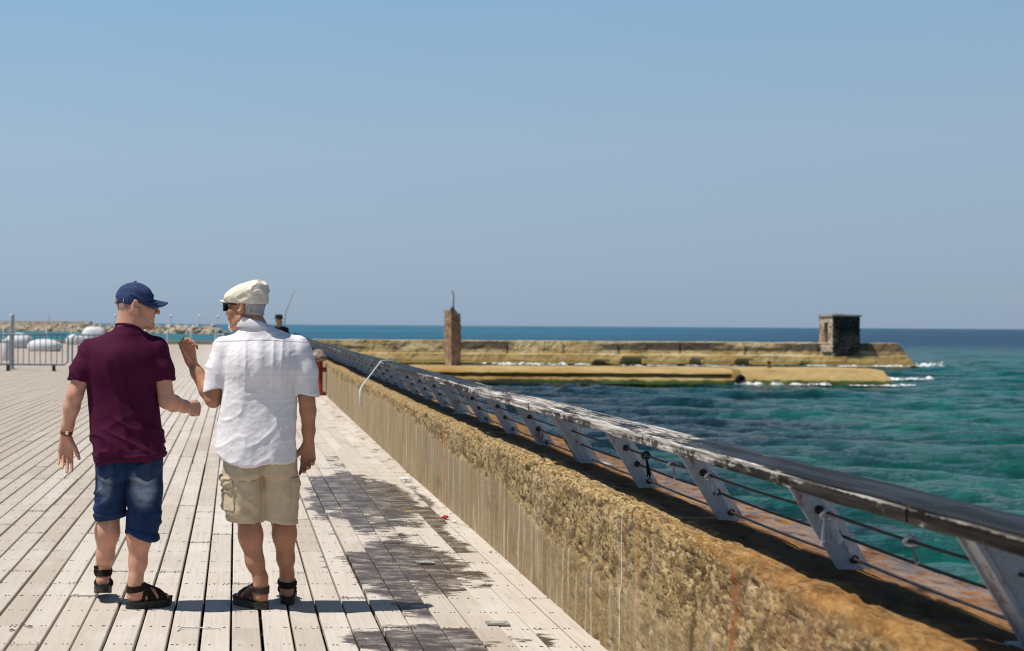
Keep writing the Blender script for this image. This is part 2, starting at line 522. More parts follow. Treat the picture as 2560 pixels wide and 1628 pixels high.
def mat_steel():
    m = Mat('painted_steel', rough=0.6, spec=0.35)
    P = m.pos()
    n = m.noise(P, 14, 5, 0.65)
    base = m.mix(m.rng(m.noise(P, 70, 3, 0.7), 0.3, 0.7), (0.29, 0.315, 0.35), (0.37, 0.395, 0.43))
    rust = m.math('MULTIPLY', m.rng(m.noise(m.mapv(P, (14, 9, 4.5), (1, 5, 2)), 1.0, 6, 0.7), 0.56, 0.64), 0.8)
    base = m.mix(rust, base, m.mix(n, (0.10, 0.035, 0.012), (0.27, 0.10, 0.03)))
    m.set('Base Color', base)
    m.bump(m.math('ADD', n, m.noise(P, 160, 2, 0.6)), 0.3, 0.004)
    return m.m

def mat_sea():
    m = Mat('sea_water', rough=0.06, spec=0.5)
    P = m.pos()
    x, y, z = m.xyz(P)[0:3]
    p1 = m.noise(m.mapv(P, (0.05, 0.10, 1)), 1.0, 4, 0.55, 0.6)
    p2 = m.noise(m.mapv(P, (0.16, 0.36, 1), (4, 2, 0)), 1.0, 5, 0.62, 0.4)
    p3 = m.noise(m.mapv(P, (0.9, 2.6, 1), (1, 8, 0)), 1.0, 6, 0.72, 0.5)
    green = m.mix(m.rng(p2, 0.3, 0.7), (0.001, 0.074, 0.055), (0.002, 0.172, 0.120))
    weed = m.mix(m.rng(p2, 0.3, 0.7), (0.001, 0.010, 0.020), (0.002, 0.032, 0.045))
    # reef and weed in front of the jetty, open sand to the right
    ratio = m.math('DIVIDE', x, m.math('ADD', y, 1.0))
    reef = m.rng(ratio, 0.52, 0.24)
    k = m.math('ADD', m.math('MULTIPLY', p1, 0.8), m.math('ADD', m.math('MULTIPLY', p2, 0.40), m.math('MULTIPLY', reef, 0.24)))
    shore = m.mix(m.rng(k, 0.62, 0.78), green, weed)
    bright = m.mix(m.rng(p2, 0.35, 0.7), (0.001, 0.082, 0.086), (0.002, 0.160, 0.150))
    shore = m.mix(m.math('MULTIPLY', m.math('MULTIPLY', m.rng(y, 60, 85), m.rng(p1, 0.66, 0.42)), m.rng(ratio, 0.22, 0.42)), shore, bright)
    shore = m.mix(m.math('MULTIPLY', m.rng(p3, 0.44, 0.60, 0.0, 0.75), m.rng(ratio, 0.60, 0.30, 0.45, 1.0)), shore, (0.001, 0.010, 0.018))
    band = m.noise(m.mapv(P, (0.0011, 0.006, 1), (2, 7, 0)), 1.0, 3, 0.5)
    deep = m.mix(m.rng(band, 0.38, 0.62), (0.001, 0.055, 0.125), (0.001, 0.125, 0.185))
    deep = m.mix(m.rng(ratio, 0.15, 0.55), deep, (0.001, 0.030, 0.080))
    col = m.mix(m.rng(y, 130, 420), shore, deep)
    lagoon = m.math('MULTIPLY', m.rng(x, -2, -14), m.math('MULTIPLY', m.rng(y, 60, 100), m.rng(y, 900, 600)))
    col = m.mix(lagoon, col, (0.004, 0.13, 0.14))
    fo = m.noise(m.mapv(P, (0.5, 1.3, 1), (7, 3, 0)), 1.0, 7, 0.75, 0.3)
    cap = m.math('MULTIPLY', m.rng(fo, 0.70, 0.74, 0.0, 0.6), m.rng(y, 250, 120))
    col = m.mix(cap, col, (0.55, 0.60, 0.60))
    m.set('Base Color', col)
    m.set('IOR', 1.33)
    m.set('Specular IOR Level', 0.20)
    m.set('Roughness', m.rng(y, 30, 400, 0.05, 0.30))
    w = m.math('ADD', m.noise(m.mapv(P, (1.3, 2.8, 1)), 1.0, 6, 0.72, 0.6), m.math('MULTIPLY', m.noise(m.mapv(P, (5.0, 9.0, 1)), 1.0, 4, 0.65), 0.40))
    m.bump(w, 1.0, 0.42)
    return m.m

def mat_jetty(name, green_top, tint=(0.40, 0.27, 0.10), pale=(0.56, 0.44, 0.24)):
    m = Mat(name, rough=0.85, spec=0.25)
    P = m.pos()
    x, y, z = m.xyz(P)[0:3]
    n1 = m.noise(m.mapv(P, (0.25, 0.3, 1.0)), 1.0, 5, 0.62)
    n2 = m.noise(m.mapv(P, (1.2, 1.2, 2.5)), 1.0, 5, 0.65)
    base = m.mix(m.rng(n1, 0.35, 0.65), tint, pale)
    base = m.mix(m.rng(n2, 0.48, 0.75, 0.0, 0.5), base, (0.24, 0.16, 0.075))
    hz = m.math('ADD', m.math('SUBTRACT', z, SEA), m.math('MULTIPLY', m.math('SUBTRACT', n2, 0.5), 0.5))
    algae = m.rng(hz, green_top + 0.12, green_top - 0.08)
    base = m.mix(algae, base, m.mix(m.rng(n1, 0.4, 0.6), (0.008, 0.014, 0.005), (0.035, 0.065, 0.008)))
    return m, base, P, n1, n2, (x, y, z)

def mat_breakwater():
    m, base, P, n1, n2, (x, y, z) = mat_jetty('old_breakwater_concrete', 0.46, (0.38, 0.25, 0.085), (0.60, 0.47, 0.255))
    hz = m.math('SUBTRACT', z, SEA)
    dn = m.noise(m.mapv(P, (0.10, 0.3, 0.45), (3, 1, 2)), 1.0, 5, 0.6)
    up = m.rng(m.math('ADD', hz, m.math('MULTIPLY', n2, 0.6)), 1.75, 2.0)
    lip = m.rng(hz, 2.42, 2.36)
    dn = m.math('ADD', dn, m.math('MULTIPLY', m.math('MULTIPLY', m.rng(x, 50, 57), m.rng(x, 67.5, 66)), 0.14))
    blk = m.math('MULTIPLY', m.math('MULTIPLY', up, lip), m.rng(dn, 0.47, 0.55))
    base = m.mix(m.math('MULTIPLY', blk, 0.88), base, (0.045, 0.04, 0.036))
    brn = m.noise(m.mapv(P, (0.13, 0.3, 0.3), (8, 2, 2)), 1.0, 4, 0.6)
    base = m.mix(m.math('MULTIPLY', m.rng(brn, 0.52, 0.66), 0.6), base, (0.23, 0.15, 0.07))
    base = m.mix(m.math('MULTIPLY', m.rng(hz, 1.25, 0.95), 0.55), base, (0.36, 0.24, 0.075))
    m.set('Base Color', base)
    m.bump(n2, 0.6, 0.08)
    return m.m

def mat_near_jetty():
    m, base, P, n1, n2, _ = mat_jetty('low_jetty_concrete', 0.36, (0.32, 0.19, 0.05), (0.45, 0.32, 0.135))
    m.set('Base Color', base)
    m.bump(n2, 0.6, 0.06)
    return m.m

MT = {}
MT['plank'] = mat_plank()
MT['nail'] = mottled('rusty_nail', (0.05, 0.03, 0.02), (0.12, 0.06, 0.03), 30, 0.8)
MT['joist'] = mottled('dark_joist', (0.035, 0.03, 0.026), (0.06, 0.05, 0.04), 8, 0.9)
MT['wall'] = mat_wall()
MT['rail'] = mat_rail()
MT['steel'] = mat_steel()
MT['cable'] = mottled('dark_wire_rope', (0.012, 0.011, 0.010), (0.035, 0.03, 0.027), 60, 0.6, 0.3)
MT['rust'] = mottled('rusted_iron', (0.09, 0.04, 0.018), (0.20, 0.085, 0.03), 12, 0.85)
MT['sea'] = mat_sea()
def mat_foam():
    m = Mat('sea_foam', (0.82, 0.85, 0.85), 0.9, 0.2)
    P = m.pos()
    n = m.noise(m.mapv(P, (1.6, 1.6, 1.6)), 1.0, 7, 0.78, 0.6)
    m.set('Alpha', m.rng(n, 0.40, 0.58, 0.0, 0.95))
    m.bump(m.noise(P, 9, 4, 0.7), 0.6, 0.05)
    return m.m
MT['foam'] = mat_foam()
MT['breakwater'] = mat_breakwater()
MT['jetty'] = mat_near_jetty()
MT['dark_hole'] = mottled('dark_opening', (0.012, 0.011, 0.01), (0.03, 0.027, 0.024), 4, 0.95)

# ------------------------------------------------------------------ sea
def axis(parts):
    out = []
    for a, b, n in parts:
        out += list(np.linspace(a, b, n, endpoint=False))
    return out

def geo(a, step, grow, end):
    out, s = [], step
    while abs(a) < abs(end):
        out.append(a)
        a += s
        s *= grow
    return out + [end]

xs = np.array(sorted(set([-x for x in geo(6.0, 4.0, 1.18, 24000)]) | set(np.round(np.arange(-4, 2.0, 2.0), 3)) | set(np.round(np.arange(2.2, 62, 0.32), 3)) | set(geo(62.0, 0.4, 1.06, 24000))))
ys = np.array(sorted(set([-y for y in geo(10.0, 5.0, 1.3, 9000)]) | set(np.round(np.arange(-8, 9, 2.0), 3)) | set(np.round(np.arange(10, 140, 0.30), 3)) | set(geo(140.0, 0.35, 1.05, 45000))))
XX, YY = np.meshgrid(xs, ys, indexing='ij')
hgt = np.zeros_like(XX)
wr = np.random.default_rng(3)
for i in range(22):
    lam = 1.1 * (1.135 ** i)
    th = R(250) + wr.normal(0, 0.42)
    kx, ky = math.cos(th) * 2 * math.pi / lam, math.sin(th) * 2 * math.pi / lam
    ph = wr.uniform(0, 6.28)
    mod = vnoise(np.stack([XX.ravel() / (lam * 4) + i * 7, YY.ravel() / (lam * 4), np.zeros(XX.size)], 1), i).reshape(XX.shape)
    s_ = 0.5 + 0.5 * np.sin(XX * kx + YY * ky + ph + 2.5 * mod)
    hgt += 0.021 * lam ** 0.72 * (s_ ** 1.7 - 0.42) * (0.35 + 1.3 * mod)
fade = sstep(4, 12, YY + 0 * XX) * sstep(900, 200, YY) * sstep(-1, 2.5, XX) * sstep(400, 120, XX)
hgt = hgt * fade
V = np.stack([XX.ravel(), YY.ravel(), (SEA + hgt).ravel()], 1)
nx_, ny_ = XX.shape
ii, jj = np.meshgrid(np.arange(nx_ - 1), np.arange(ny_ - 1), indexing='ij')
a_ = (ii * ny_ + jj).ravel()
F = np.stack([a_, a_ + ny_, a_ + ny_ + 1, a_ + 1], 1)
water = obj_np('sea', V, F, MT['sea'])
tag(water, 'turquoise and deep blue sea reaching the horizon', 'sea', kind='structure')

# ------------------------------------------------------------------ boardwalk
DECK_END = 103.0
deck = MB()
dpoly = [(-40, -6)] + [(2.0 + float(bend(q)), q) for q in (-6, 10, 20, 35, 50, 65, 80, DECK_END - 0.1)] + [(-40, DECK_END - 0.1)]
deck.prism(dpoly, -0.87, -0.17, axis=2)
boardwalk = deck.obj('boardwalk', MT['joist'])
tag(boardwalk, 'pale weathered timber boardwalk running beside the sea wall', 'boardwalk', kind='structure')
jb = MB()
for k in range(int(-2 / JOIST), int(45 / JOIST)):
    y = k * JOIST
    jb.box((-4.0 + float(bend(y)) / 2, y, -0.10), (11.5 + float(bend(y)), 0.07, 0.13))
joists = jb.obj('joist', MT['joist'], boardwalk)
joists['kind'] = 'stuff'

def plank_geo(mb, x0, y0, n, w, nails, rr, dz=0.0, m0=0):
    L = n * JOIST - rr.uniform(0.004, 0.012)
    t = 0.03
    hw = w / 2
    prof = [(-hw, -t), (hw, -t), (hw, -0.004), (hw - 0.004, 0), (-hw + 0.004, 0), (-hw, -0.004)]
    mb.prism([(x0 + p, q + dz) for p, q in prof], y0, y0 + L, axis=1, m=m0)
    if nails:
        for k in range(n + 1):
            yy = min(max(k * JOIST + rr.uniform(-0.012, 0.012), 0.02), L - 0.02)
            for u in (-0.75, -0.45, 0.42, 0.72):
                if rr.random() < 0.22: continue
                xx = u * hw + rr.uniform(-0.008, 0.008)
                s1, s2 = rr.uniform(0.0035, 0.0065), rr.uniform(0.004, 0.009)
                P = [(x0 + xx - s1, y0 + yy - s2, dz + 0.0015), (x0 + xx + s1, y0 + yy - s2, dz + 0.0015), (x0 + xx + s1 * 0.8, y0 + yy + s2, dz + 0.0015), (x0 + xx - s1 * 0.8, y0 + yy + s2, dz + 0.0015)]
                mb.add(P, [(0, 1, 2, 3)], 1)

pr = random.Random(11)
variants = {}
for n in (4, 5, 6, 7, 8, 9):
    for q in range(3):
        mb = MB()
        plank_geo(mb, 0, 0, n, (0.1365, 0.1385, 0.1455)[q], True, pr)
        variants[(n, q)] = mb.mesh('plank', [MT['plank'], MT['nail']])
cand = []
for c in range(-175, 34):
    xc = COL0 + (c + 0.5) * PITCH
    y = -3.9 - JOIST * pr.randint(0, 6)
    while y < DECK_END - 0.3:
        n = pr.choice((4, 5, 6, 6, 7, 8, 9))
        if y > 45: n *= 2
        y1 = min(y + n * JOIST, DECK_END)
        cand.append((xc, y, n, y1))
        y = y1
wallx = lambda y: 1.75 + float(bend(y))
single, rest = [], []
for (xc, y, n, y1) in cand:
    if xc > wallx(max(y, 0)) + 0.25: continue
    infr = y1 > 6.4 and xc > -0.172 * y1 - 0.1 and xc < 1.9
    (single if infr else rest).append((xc, y, n, y1))
single.sort(key=lambda t: t[1])
rest += single[300:]
single = single[:300]
for (xc, y, n, y1) in single:
    n = min(n, 9)
    o = inst('plank', variants[(n, 2 if xc > 0.85 else pr.choice((0, 0, 1)))], boardwalk, (xc + pr.uniform(-0.002, 0.002), y, pr.uniform(-0.003, 0.003)), (0, pr.uniform(-0.006, 0.006), pr.uniform(-0.0008, 0.0008)))
mb = MB()
for (xc, y, n, y1) in rest:
    hw = 0.0705
    L = y1 - y - 0.008
    mb.box((xc, y + L / 2, -0.015 + pr.uniform(-0.0025, 0.0025)), (hw * 2, L, 0.03))
fp = mb.obj('far_planks', MT['plank'], boardwalk)
fp['kind'] = 'stuff'

# kerb at the far end of the boardwalk
mb = MB()
mb.box((-19, DECK_END + 0.35, 0.02), (43, 0.7, 0.44))
MT['kerb'] = mottled('sandy_kerb_stone', (0.30, 0.22, 0.13), (0.42, 0.33, 0.22), 0.8, 0.9, world_space=True)
tag(mb.obj('end_kerb', MT['kerb']), 'low sandy brown kerb closing the far end of the boardwalk', 'kerb')

# ------------------------------------------------------------------ sea wall
def build_wall():
    ysn = list(np.arange(2.6, 11.0, 0.012)) + geo(11.0, 0.015, 1.01, 96.0)
    ysn = np.array(ysn)
    prof = []                                 # (offset from inner face, z, zone)
    for z in np.linspace(-0.06, 0.655, 60): prof.append((0.0, z))
    for a in np.linspace(0, math.pi / 2, 12)[1:]:
        prof.append((0.055 * (1 - math.cos(a)), 0.655 + 0.07 * math.sin(a)))
    for x in np.linspace(0.055, 0.62, 30)[1:]:
        prof.append((x, 0.725 - 0.02 * ((x - 0.055) / 0.565) ** 2))
    prof += [(0.648, 0.69), (0.655, 0.64), (0.66, 0.3), (0.67, -0.5), (0.69, -1.5), (0.72, -3.2)]
    prof += [(0.35, -3.2), (0.35, -0.06)]
    A = np.array(prof)
    ny, npf = len(ysn), len(A)
    Y = np.repeat(ysn, npf)
    O = np.tile(A[:, 0], ny)
    Z = np.tile(A[:, 1], ny)
    d = np.gradient(A, axis=0)
    N = np.stack([-d[:, 1], d[:, 0]], 1)
    N /= np.linalg.norm(N, axis=1)[:, None] + 1e-9
    NX, NZ = np.tile(N[:, 0], ny), np.tile(N[:, 1], ny)
    face = (np.tile(np.arange(npf), ny) < 60).astype(float)
    top = ((np.tile(np.arange(npf), ny) >= 60) & (np.tile(np.arange(npf), ny) < 100)).astype(float)
    Q = np.stack([O, Y, Z], 1)
    # where the cast skin has worn off and the shell aggregate shows
    zb = np.interp(Y, [2, 5.3, 6.6, 7.2, 8.6, 11, 16, 40], [0.40, 0.36, 0.30, 0.33, 0.42, 0.50, 0.54, 0.56]) + 0.11 * (fbm(np.stack([Y * 1.4, Y * 0, Y * 0], 1), 4, 5) - 0.5) * 2
    rough = sstep(-0.02, 0.03, Z - zb)
    pits = fbm(Q * np.array([22, 8, 20]), 2, 21, 0.5)
    chip = vnoise(Q * np.array([50, 48, 40]), 33)
    lumps = fbm(Q * np.array([7.0, 3.5, 7.0]), 3, 31)
    slit = fbm(Q * np.array([20, 34, 11]), 2, 41, 0.5)
    nearw = 0.5 * sstep(8.2, 6.4, Y + 1.5 * (lumps - 0.5)) * (1 - rough)
    worn_ = (rough + nearw) * face * (0.6 + 0.4 * sstep(0.22, 0.5, Z + 0.25 * (lumps - 0.5))) + top
    dis = rough * (-0.011 * sstep(0.66, 0.74, pits) + 0.004 * (lumps - 0.5) - 0.003)
    form = np.abs(np.sin(Y * 26 + 3 * vnoise(np.stack([Y * 3, Y * 0, Y * 0], 1), 8))) * 0.0012 + 0.006 * (fbm(Q * np.array([4, 5, 1.5]), 3, 61) - 0.5)
    dis = dis + (1 - rough) * (form - 0.012 * sstep(0.68, 0.76, pits) * sstep(8.2, 6.4, Y))
    step = 0.005 * (1 - rough) * face * sstep(9.5, 8.0, Y)       # smooth skin stands proud of the worn part
    edge = np.exp(-((Z - 0.69) / 0.05) ** 2) * (O < 0.12)
    brk = fbm(np.stack([Y * 3.2, Z * 3, O * 3], 1), 3, 71)
    dis = face * dis + step + edge * (0.022 * (brk - 0.6) - 0.030 * sstep(0.58, 0.62, brk))
    dis = dis + top * (0.020 * (lumps - 0.5) - 0.010 * sstep(0.60, 0.72, pits))
    outer = (O > 0.64).astype(float)
    dis = dis + outer * 0.06 * (fbm(Q * np.array([3, 4, 3]), 3, 81) - 0.5)
    lim = sstep(60, 20, Y) * 0.8 + 0.2
    X = 1.75 + bend(Y) + O + NX * dis * lim
    ZZ = Z + NZ * dis * lim + top * 0.03 * (vnoise(np.stack([Y * 0.35, Y * 0, Y * 0], 1), 91) - 0.5)
    V = np.stack([X, Y, ZZ], 1)
    i, j = np.meshgrid(np.arange(ny - 1), np.arange(npf), indexing='ij')
    j2 = (j + 1) % npf
    F = np.stack([(i * npf + j).ravel(), (i * npf + j2).ravel(), ((i + 1) * npf + j2).ravel(), ((i + 1) * npf + j).ravel()], 1)
    o = obj_np('sea_wall', V, F, MT['wall'])
    at = o.data.attributes.new('worn', 'FLOAT', 'POINT')
    at.data.foreach_set('value', np.clip(worn_, 0, 1).astype(np.float32))
    tag(o, 'rough ochre shell-concrete sea wall along the edge of the boardwalk', 'wall')
    return o
sea_wall = build_wall()

# ------------------------------------------------------------------ railing on the wall
railing = empty('railing', (1.85, 7.0, 0.70))
tag(railing, 'broad dark weathered handrail on slanted grey steel posts with wire cables', 'railing')
def rp(x, y, z):
    return (x - 1.85, y - 7.0, z - 0.70)
SP = 1.163
P0 = 3.50
# thin plate and box-section post, leaning towards the walkway
def post_mesh(box):
    mb = MB()
    w = 0.085 if box else 0.014
    poly = [(1.800, 1.021), (1.826, 1.015), (2.018, 0.70), (2.130, 0.70), (1.935, 1.021)]
    mb.prism([(x - 1.85, z - 0.70) for x, z in poly], -w / 2, w / 2, axis=1)
    if box:
        for s in (-1, 1):                       # flanges of the box standing proud of its web
            poly2 = [(1.812, 1.018), (2.006, 0.702), (2.022, 0.702), (1.828, 1.018)]
            mb.prism([(x - 1.85, z - 0.70) for x, z in poly2], s * w / 2 - 0.004, s * w / 2 + 0.004, axis=1)
        mb.box((2.07 - 1.85, 0, 0.012), (0.20, 0.16, 0.02))
    else:
        mb.box((2.07 - 1.85, 0, 0.004), (0.125, 0.03, 0.012))
    return mb.mesh('post', MT['steel'])
pm_plate, pm_box = post_mesh(False), post_mesh(True)
bm_ = MB()
ring = [(0.0, 0.012 * math.cos(t), 0.012 * math.sin(t)) for t in np.linspace(0, 2 * math.pi, 11)]
bm_.tube([(p[1], -0.012, p[2]) for p in ring], 0.004, 6, caps=False)
bm_.tube([(0, -0.03, 0), (0, 0.03, 0)], 0.006, 8)
bolt_me = bm_.mesh('eye_bolt', MT['cable'], True)
CAB = [(1.940, 0.915), (1.998, 0.836), (2.058, 0.752)]
k = 0
y = P0
while y < 78:
    bx = float(bend(y))
    isbox = (k % 4 == 0)
    o = inst('post', pm_box if isbox else pm_plate, railing, rp(1.85 + bx, y, 0.70), (0, 0, -2 * 0.00025 * y))
    if y < 34:
        for (cx, cz) in CAB:
            inst('eye_bolt', bolt_me, o, (cx - 1.85, 0, cz - 0.70))
    y += SP
    k += 1
n_post = k
# boards of the handrail
def board_mesh(L, seed):
    rr = np.random.default_rng(seed)
    ny = 40
    prof = [(0.0, 0.004), (0.0, 0.022), (0.0, 0.042), (0.005, 0.047), (0.045, 0.048), (0.09, 0.048), (0.14, 0.048), (0.180, 0.047), (0.185, 0.042), (0.185, 0.004), (0.181, 0.0), (0.09, 0.0), (0.004, 0.0)]
    npf = len(prof)
    V = []
    for i in range(ny):
        y_ = L * i / (ny - 1)
        for (x, z) in prof:
            e = 0.006 * (vnoise(np.array([[x * 9 + seed * 5, y_ * 5, z * 9]]), seed)[0] - 0.5)
            V.append((x + e, y_, z + e))
    F = []
    for i in range(ny - 1):
        for j in range(npf):
            j2 = (j + 1) % npf
            F.append((i * npf + j, (i + 1) * npf + j, (i + 1) * npf + j2, i * npf + j2))
    mb = MB().add(V, F)
    mb.f.append(tuple(range(npf))); mb.m.append(0)
    mb.f.append(tuple((ny - 1) * npf + j for j in range(npf - 1, -1, -1))); mb.m.append(0)
    return mb.mesh('rail_board', MT['rail'])
SEG = 2 * SP
bms = [board_mesh(SEG - 0.010, s) for s in range(4)]
y = P0 + 0.07 - SEG
k = 0
while y < 78:
    ang = -math.atan2(float(bend(y + SEG) - bend(y)), SEG)
    o = inst('rail_board', bms[k % 4], railing, rp(1.712 + float(bend(y)) + pr.uniform(-0.004, 0.004), y, 1.022 + pr.uniform(-0.003, 0.003)), (0, pr.uniform(-0.012, 0.012), ang))
    y += SEG
    k += 1
for (cx, cz) in CAB:
    ypts = list(np.arange(P0 - SP, 40, SP / 4))
    pth = []
    for i, yy in enumerate(ypts):
        sag = -0.006 * math.sin(math.pi * ((yy - P0) / SP % 1.0))
        pth.append(rp(cx + float(bend(yy)), yy, cz + sag))
    MB().tube(pth, 0.0050, 6).obj('cable', MT['cable'], railing, True)

# ------------------------------------------------------------------ breakwater with the ruined lookout
rb = np.random.default_rng(5)
def ribbon(name, x0, x1, nx, prof, yb, mat, amp=0.15, seed=0, tilt0=0.0, tilt1=0.0, fz=None):
    """long concrete mass: profile (y offset, z) swept along x, worn by noise; closed ends may lean"""
    A = np.array(prof, float)
    npf = len(A)
    V = []
    xsx = np.linspace(x0, x1, nx)
    for i, x in enumerate(xsx):
        t = i / (nx - 1)
        for (oy, z) in A:
            hz = z - SEA
            xx = x - (tilt0 * hz * (1 - t) ** 12) * -1 - tilt1 * hz * t ** 40
            zz = z + (fz(x) if fz is not None and z > SEA + 0.6 else 0)
            V.append((xx, yb + oy, zz))
    V = np.array(V)
    n = fbm(V * np.array([0.7, 0.7, 1.1]), 4, seed) - 0.5
    n2 = fbm(V * np.array([0.9, 0.6, 0.9]) + 9, 4, seed + 50) - 0.5
    V[:, 1] += n * amp * 1.6 + (fbm(V * np.array([2.5, 2.5, 2.5]), 3, seed + 9) - 0.5) * amp * 0.9
    V[:, 2] += n2 * amp * 0.5 + (fbm(V * np.array([1.6, 1.0, 1.0]) + 3, 3, seed + 19) - 0.5) * amp * 0.5
    i, j = np.meshgrid(np.arange(nx - 1), np.arange(npf), indexing='ij')
    j2 = (j + 1) % npf
    F = [tuple(map(int, q)) for q in np.stack([(i * npf + j).ravel(), (i * npf + j2).ravel(), ((i + 1) * npf + j2).ravel(), ((i + 1) * npf + j).ravel()], 1)]
    mb = MB().add(V, F)
    mb.f.append(tuple(range(npf - 1, -1, -1))); mb.m.append(0)
    mb.f.append(tuple((nx - 1) * npf + q for q in range(npf))); mb.m.append(0)
    return mb.obj(name, mat, None, False)

def dense(pts, step=0.22):
    out = []
    for (a, b) in zip(pts[:-1], pts[1:]):
        n = max(1, int(math.hypot(b[0] - a[0], b[1] - a[1]) / step))
        for k in range(n):
            out.append((a[0] + (b[0] - a[0]) * k / n, a[1] + (b[1] - a[1]) * k / n))
    return out + [pts[-1]]

BY = 143.0
prof = dense([(-0.9, SEA - 1.0), (-0.8, SEA + 0.25), (-0.35, SEA + 0.35), (0.0, SEA + 1.12), (0.35, SEA + 1.2), (0.75, SEA + 2.45), (1.4, SEA + 2.49)], 0.2)
prof += [(4.5, SEA + 2.4), (5.5, SEA + 0.3), (5.8, SEA - 1.0)]
breakwater = ribbon('breakwater', 4.0, 69.5, 330, prof, BY, MT['breakwater'], 0.16, 3, 0.0, 0.55)
tag(breakwater, 'long sunlit ochre concrete breakwater with black stains under its top edge', 'breakwater')
# broken stubs and recesses in the foot of the breakwater
for (x, w, h) in ((40.0, 2.2, 0.8), (46.5, 1.2, 0.75), (51.2, 1.5, 0.7), (36.8, 1.4, 0.5), (57.5, 1.0, 0.45)):
    mb = MB()
    mb.box((0, 0, h / 2 - 0.15), (w, 0.9, h + 0.3))
    mb.box((w * 0.15, -0.1, h + 0.1), (w * 1.15, 1.2, 0.24))
    mb.obj('fallen_block', MT['breakwater'], breakwater, False, (x, BY - 1.15, SEA))
# upright joints between the casting bays
for x in (21.5, 27.6, 33.4, 39.0, 45.3, 52.0, 59.5, 64.8):
    mb = MB()
    mb.prism([(BY + 0.26, SEA + 1.2), (BY + 0.30, SEA + 1.2), (BY + 0.72, SEA + 2.4), (BY + 0.54, SEA + 2.46)], x, x + 0.22, axis=0)
    mb.obj('casting_joint', MT['breakwater'], breakwater)

# lookout hut
MT['hut_shade'] = mottled('stained_shaded_hut_plaster', (0.075, 0.065, 0.055), (0.03, 0.026, 0.023), 0.9, 0.95, 0.15, 0.7, 0.04, 5)  # black stains plus the shade of the unlit walls, put into the colour
MT['hut_lit'] = mottled('sunlit_broken_brick_and_plaster', (0.48, 0.41, 0.32), (0.33, 0.25, 0.18), 1.4, 0.95, 0.15, 0.8, 0.05, 5)  # paler copy: sunlight on the left side put into the colour
MT['hut_roof'] = mottled('hut_roof_slab', (0.40, 0.33, 0.26), (0.30, 0.25, 0.20), 1.5, 0.9, 0.15, 0.5, 0.03, 6)
MT['brick'] = mottled('red_brick', (0.33, 0.18, 0.12), (0.38, 0.26, 0.19), 3, 0.9)
hut = empty('lookout_hut', (62.45, BY - 0.05, SEA + 1.15))
tag(hut, 'ruined square lookout hut with a tall slit doorway on the breakwater', 'hut')
HW, HD, HH = 2.75, 3.3, 4.02
def wallslab(name, mat, w, h, t, holes, axis, at, seed):
    """a thick wall with rectangular openings cut into its grid, edges worn"""
    n1, n2 = 34, 40
    us, vs = np.linspace(0, w, n1 + 1), np.linspace(0, h, n2 + 1)
    solid = np.ones((n1, n2), bool)
    for (u0, u1, v0, v1) in holes:
        for i in range(n1):
            for j in range(n2):
                uc, vc = (us[i] + us[i + 1]) / 2, (vs[j] + vs[j + 1]) / 2
                if u0 < uc < u1 and v0 < vc < v1: solid[i, j] = False
    mb = MB()
    vid = {}
    rr = np.random.default_rng(seed)
    jit = rr.normal(0, 0.018, (n1 + 1, n2 + 1, 3))
    V, F = [], []
    def vert(i, j, k):
        if (i, j, k) not in vid:
            vid[(i, j, k)] = len(V)
            u = us[i] + jit[i, j, 0]; v = vs[j] + jit[i, j, 1]
            d = (0 if k == 0 else t) + jit[i, j, 2] * 1.3
            V.append((u, d, v) if axis == 'x' else (d, u, v))
        return vid[(i, j, k)]
    for i in range(n1):
        for j in range(n2):
            if not solid[i, j]: continue
            q = [(i, j), (i + 1, j), (i + 1, j + 1), (i, j + 1)]
            f0 = [vert(a, b, 0) for a, b in q]; f1 = [vert(a, b, 1) for a, b in q]
            F.append(tuple(f0)); F.append(tuple(reversed(f1)))
            for e, (di, dj) in enumerate(((0, -1), (1, 0), (0, 1), (-1, 0))):
                a, b = i + di, j + dj
                if not (0 <= a < n1 and 0 <= b < n2) or not solid[a, b]:
                    F.append((f0[(e + 1) % 4], f0[e], f1[e], f1[(e + 1) % 4]))
    mb.add(V, F)
    o = mb.obj(name, mat, hut, False, at)
    return o
wallslab('front_wall', MT['hut_shade'], HW, HH, 0.3, [(0.25, 0.52, 2.75, 3.0), (0.85, 1.1, 2.7, 2.95), (1.95, 2.2, 3.3, 3.6), (2.55, 2.8, 2.3, 2.75)], 'x', (-HW / 2, 0, 0), 1)
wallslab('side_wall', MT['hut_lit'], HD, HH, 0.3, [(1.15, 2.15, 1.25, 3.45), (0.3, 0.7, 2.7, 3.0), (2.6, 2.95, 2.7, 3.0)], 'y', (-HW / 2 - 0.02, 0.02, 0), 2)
wallslab('side_wall', MT['hut_shade'], HD, HH, 0.3, [(1.2, 1.9, 1.2, 2.4)], 'y', (HW / 2 - 0.28, 0.02, 0), 3)
wallslab('back_wall', MT['hut_shade'], HW, HH, 0.3, [(1.0, 1.7, 1.2, 2.3)], 'x', (-HW / 2, HD - 0.28, 0), 4)
mb = MB()
mb.box((0, HD / 2, HH + 0.09), (HW + 0.28, HD + 0.28, 0.17))
mb.box((-0.5, HD / 2 - 0.4, HH + 0.22), (1.1, 1.3, 0.08))
mb.obj('roof_slab', MT['hut_roof'], hut)
for (q, zz) in ((0.75, 2.1), (2.55, 1.7), (2.5, 2.4)):
    MB().box((-HW / 2 - 0.06, q, zz), (0.10, 0.5, 0.42)).obj('brick_patch', MT['brick'], hut)
mb = MB()
mb.prism([(0.0, -0.3), (1.4, -0.3), (1.4, 0.6), (0.4, 0.35)], -0.9, 0.0, axis=0)
mb.obj('rubble_ramp', MT['hut_lit'], hut, False, (-HW / 2 - 0.05, 0.1, 0.7))

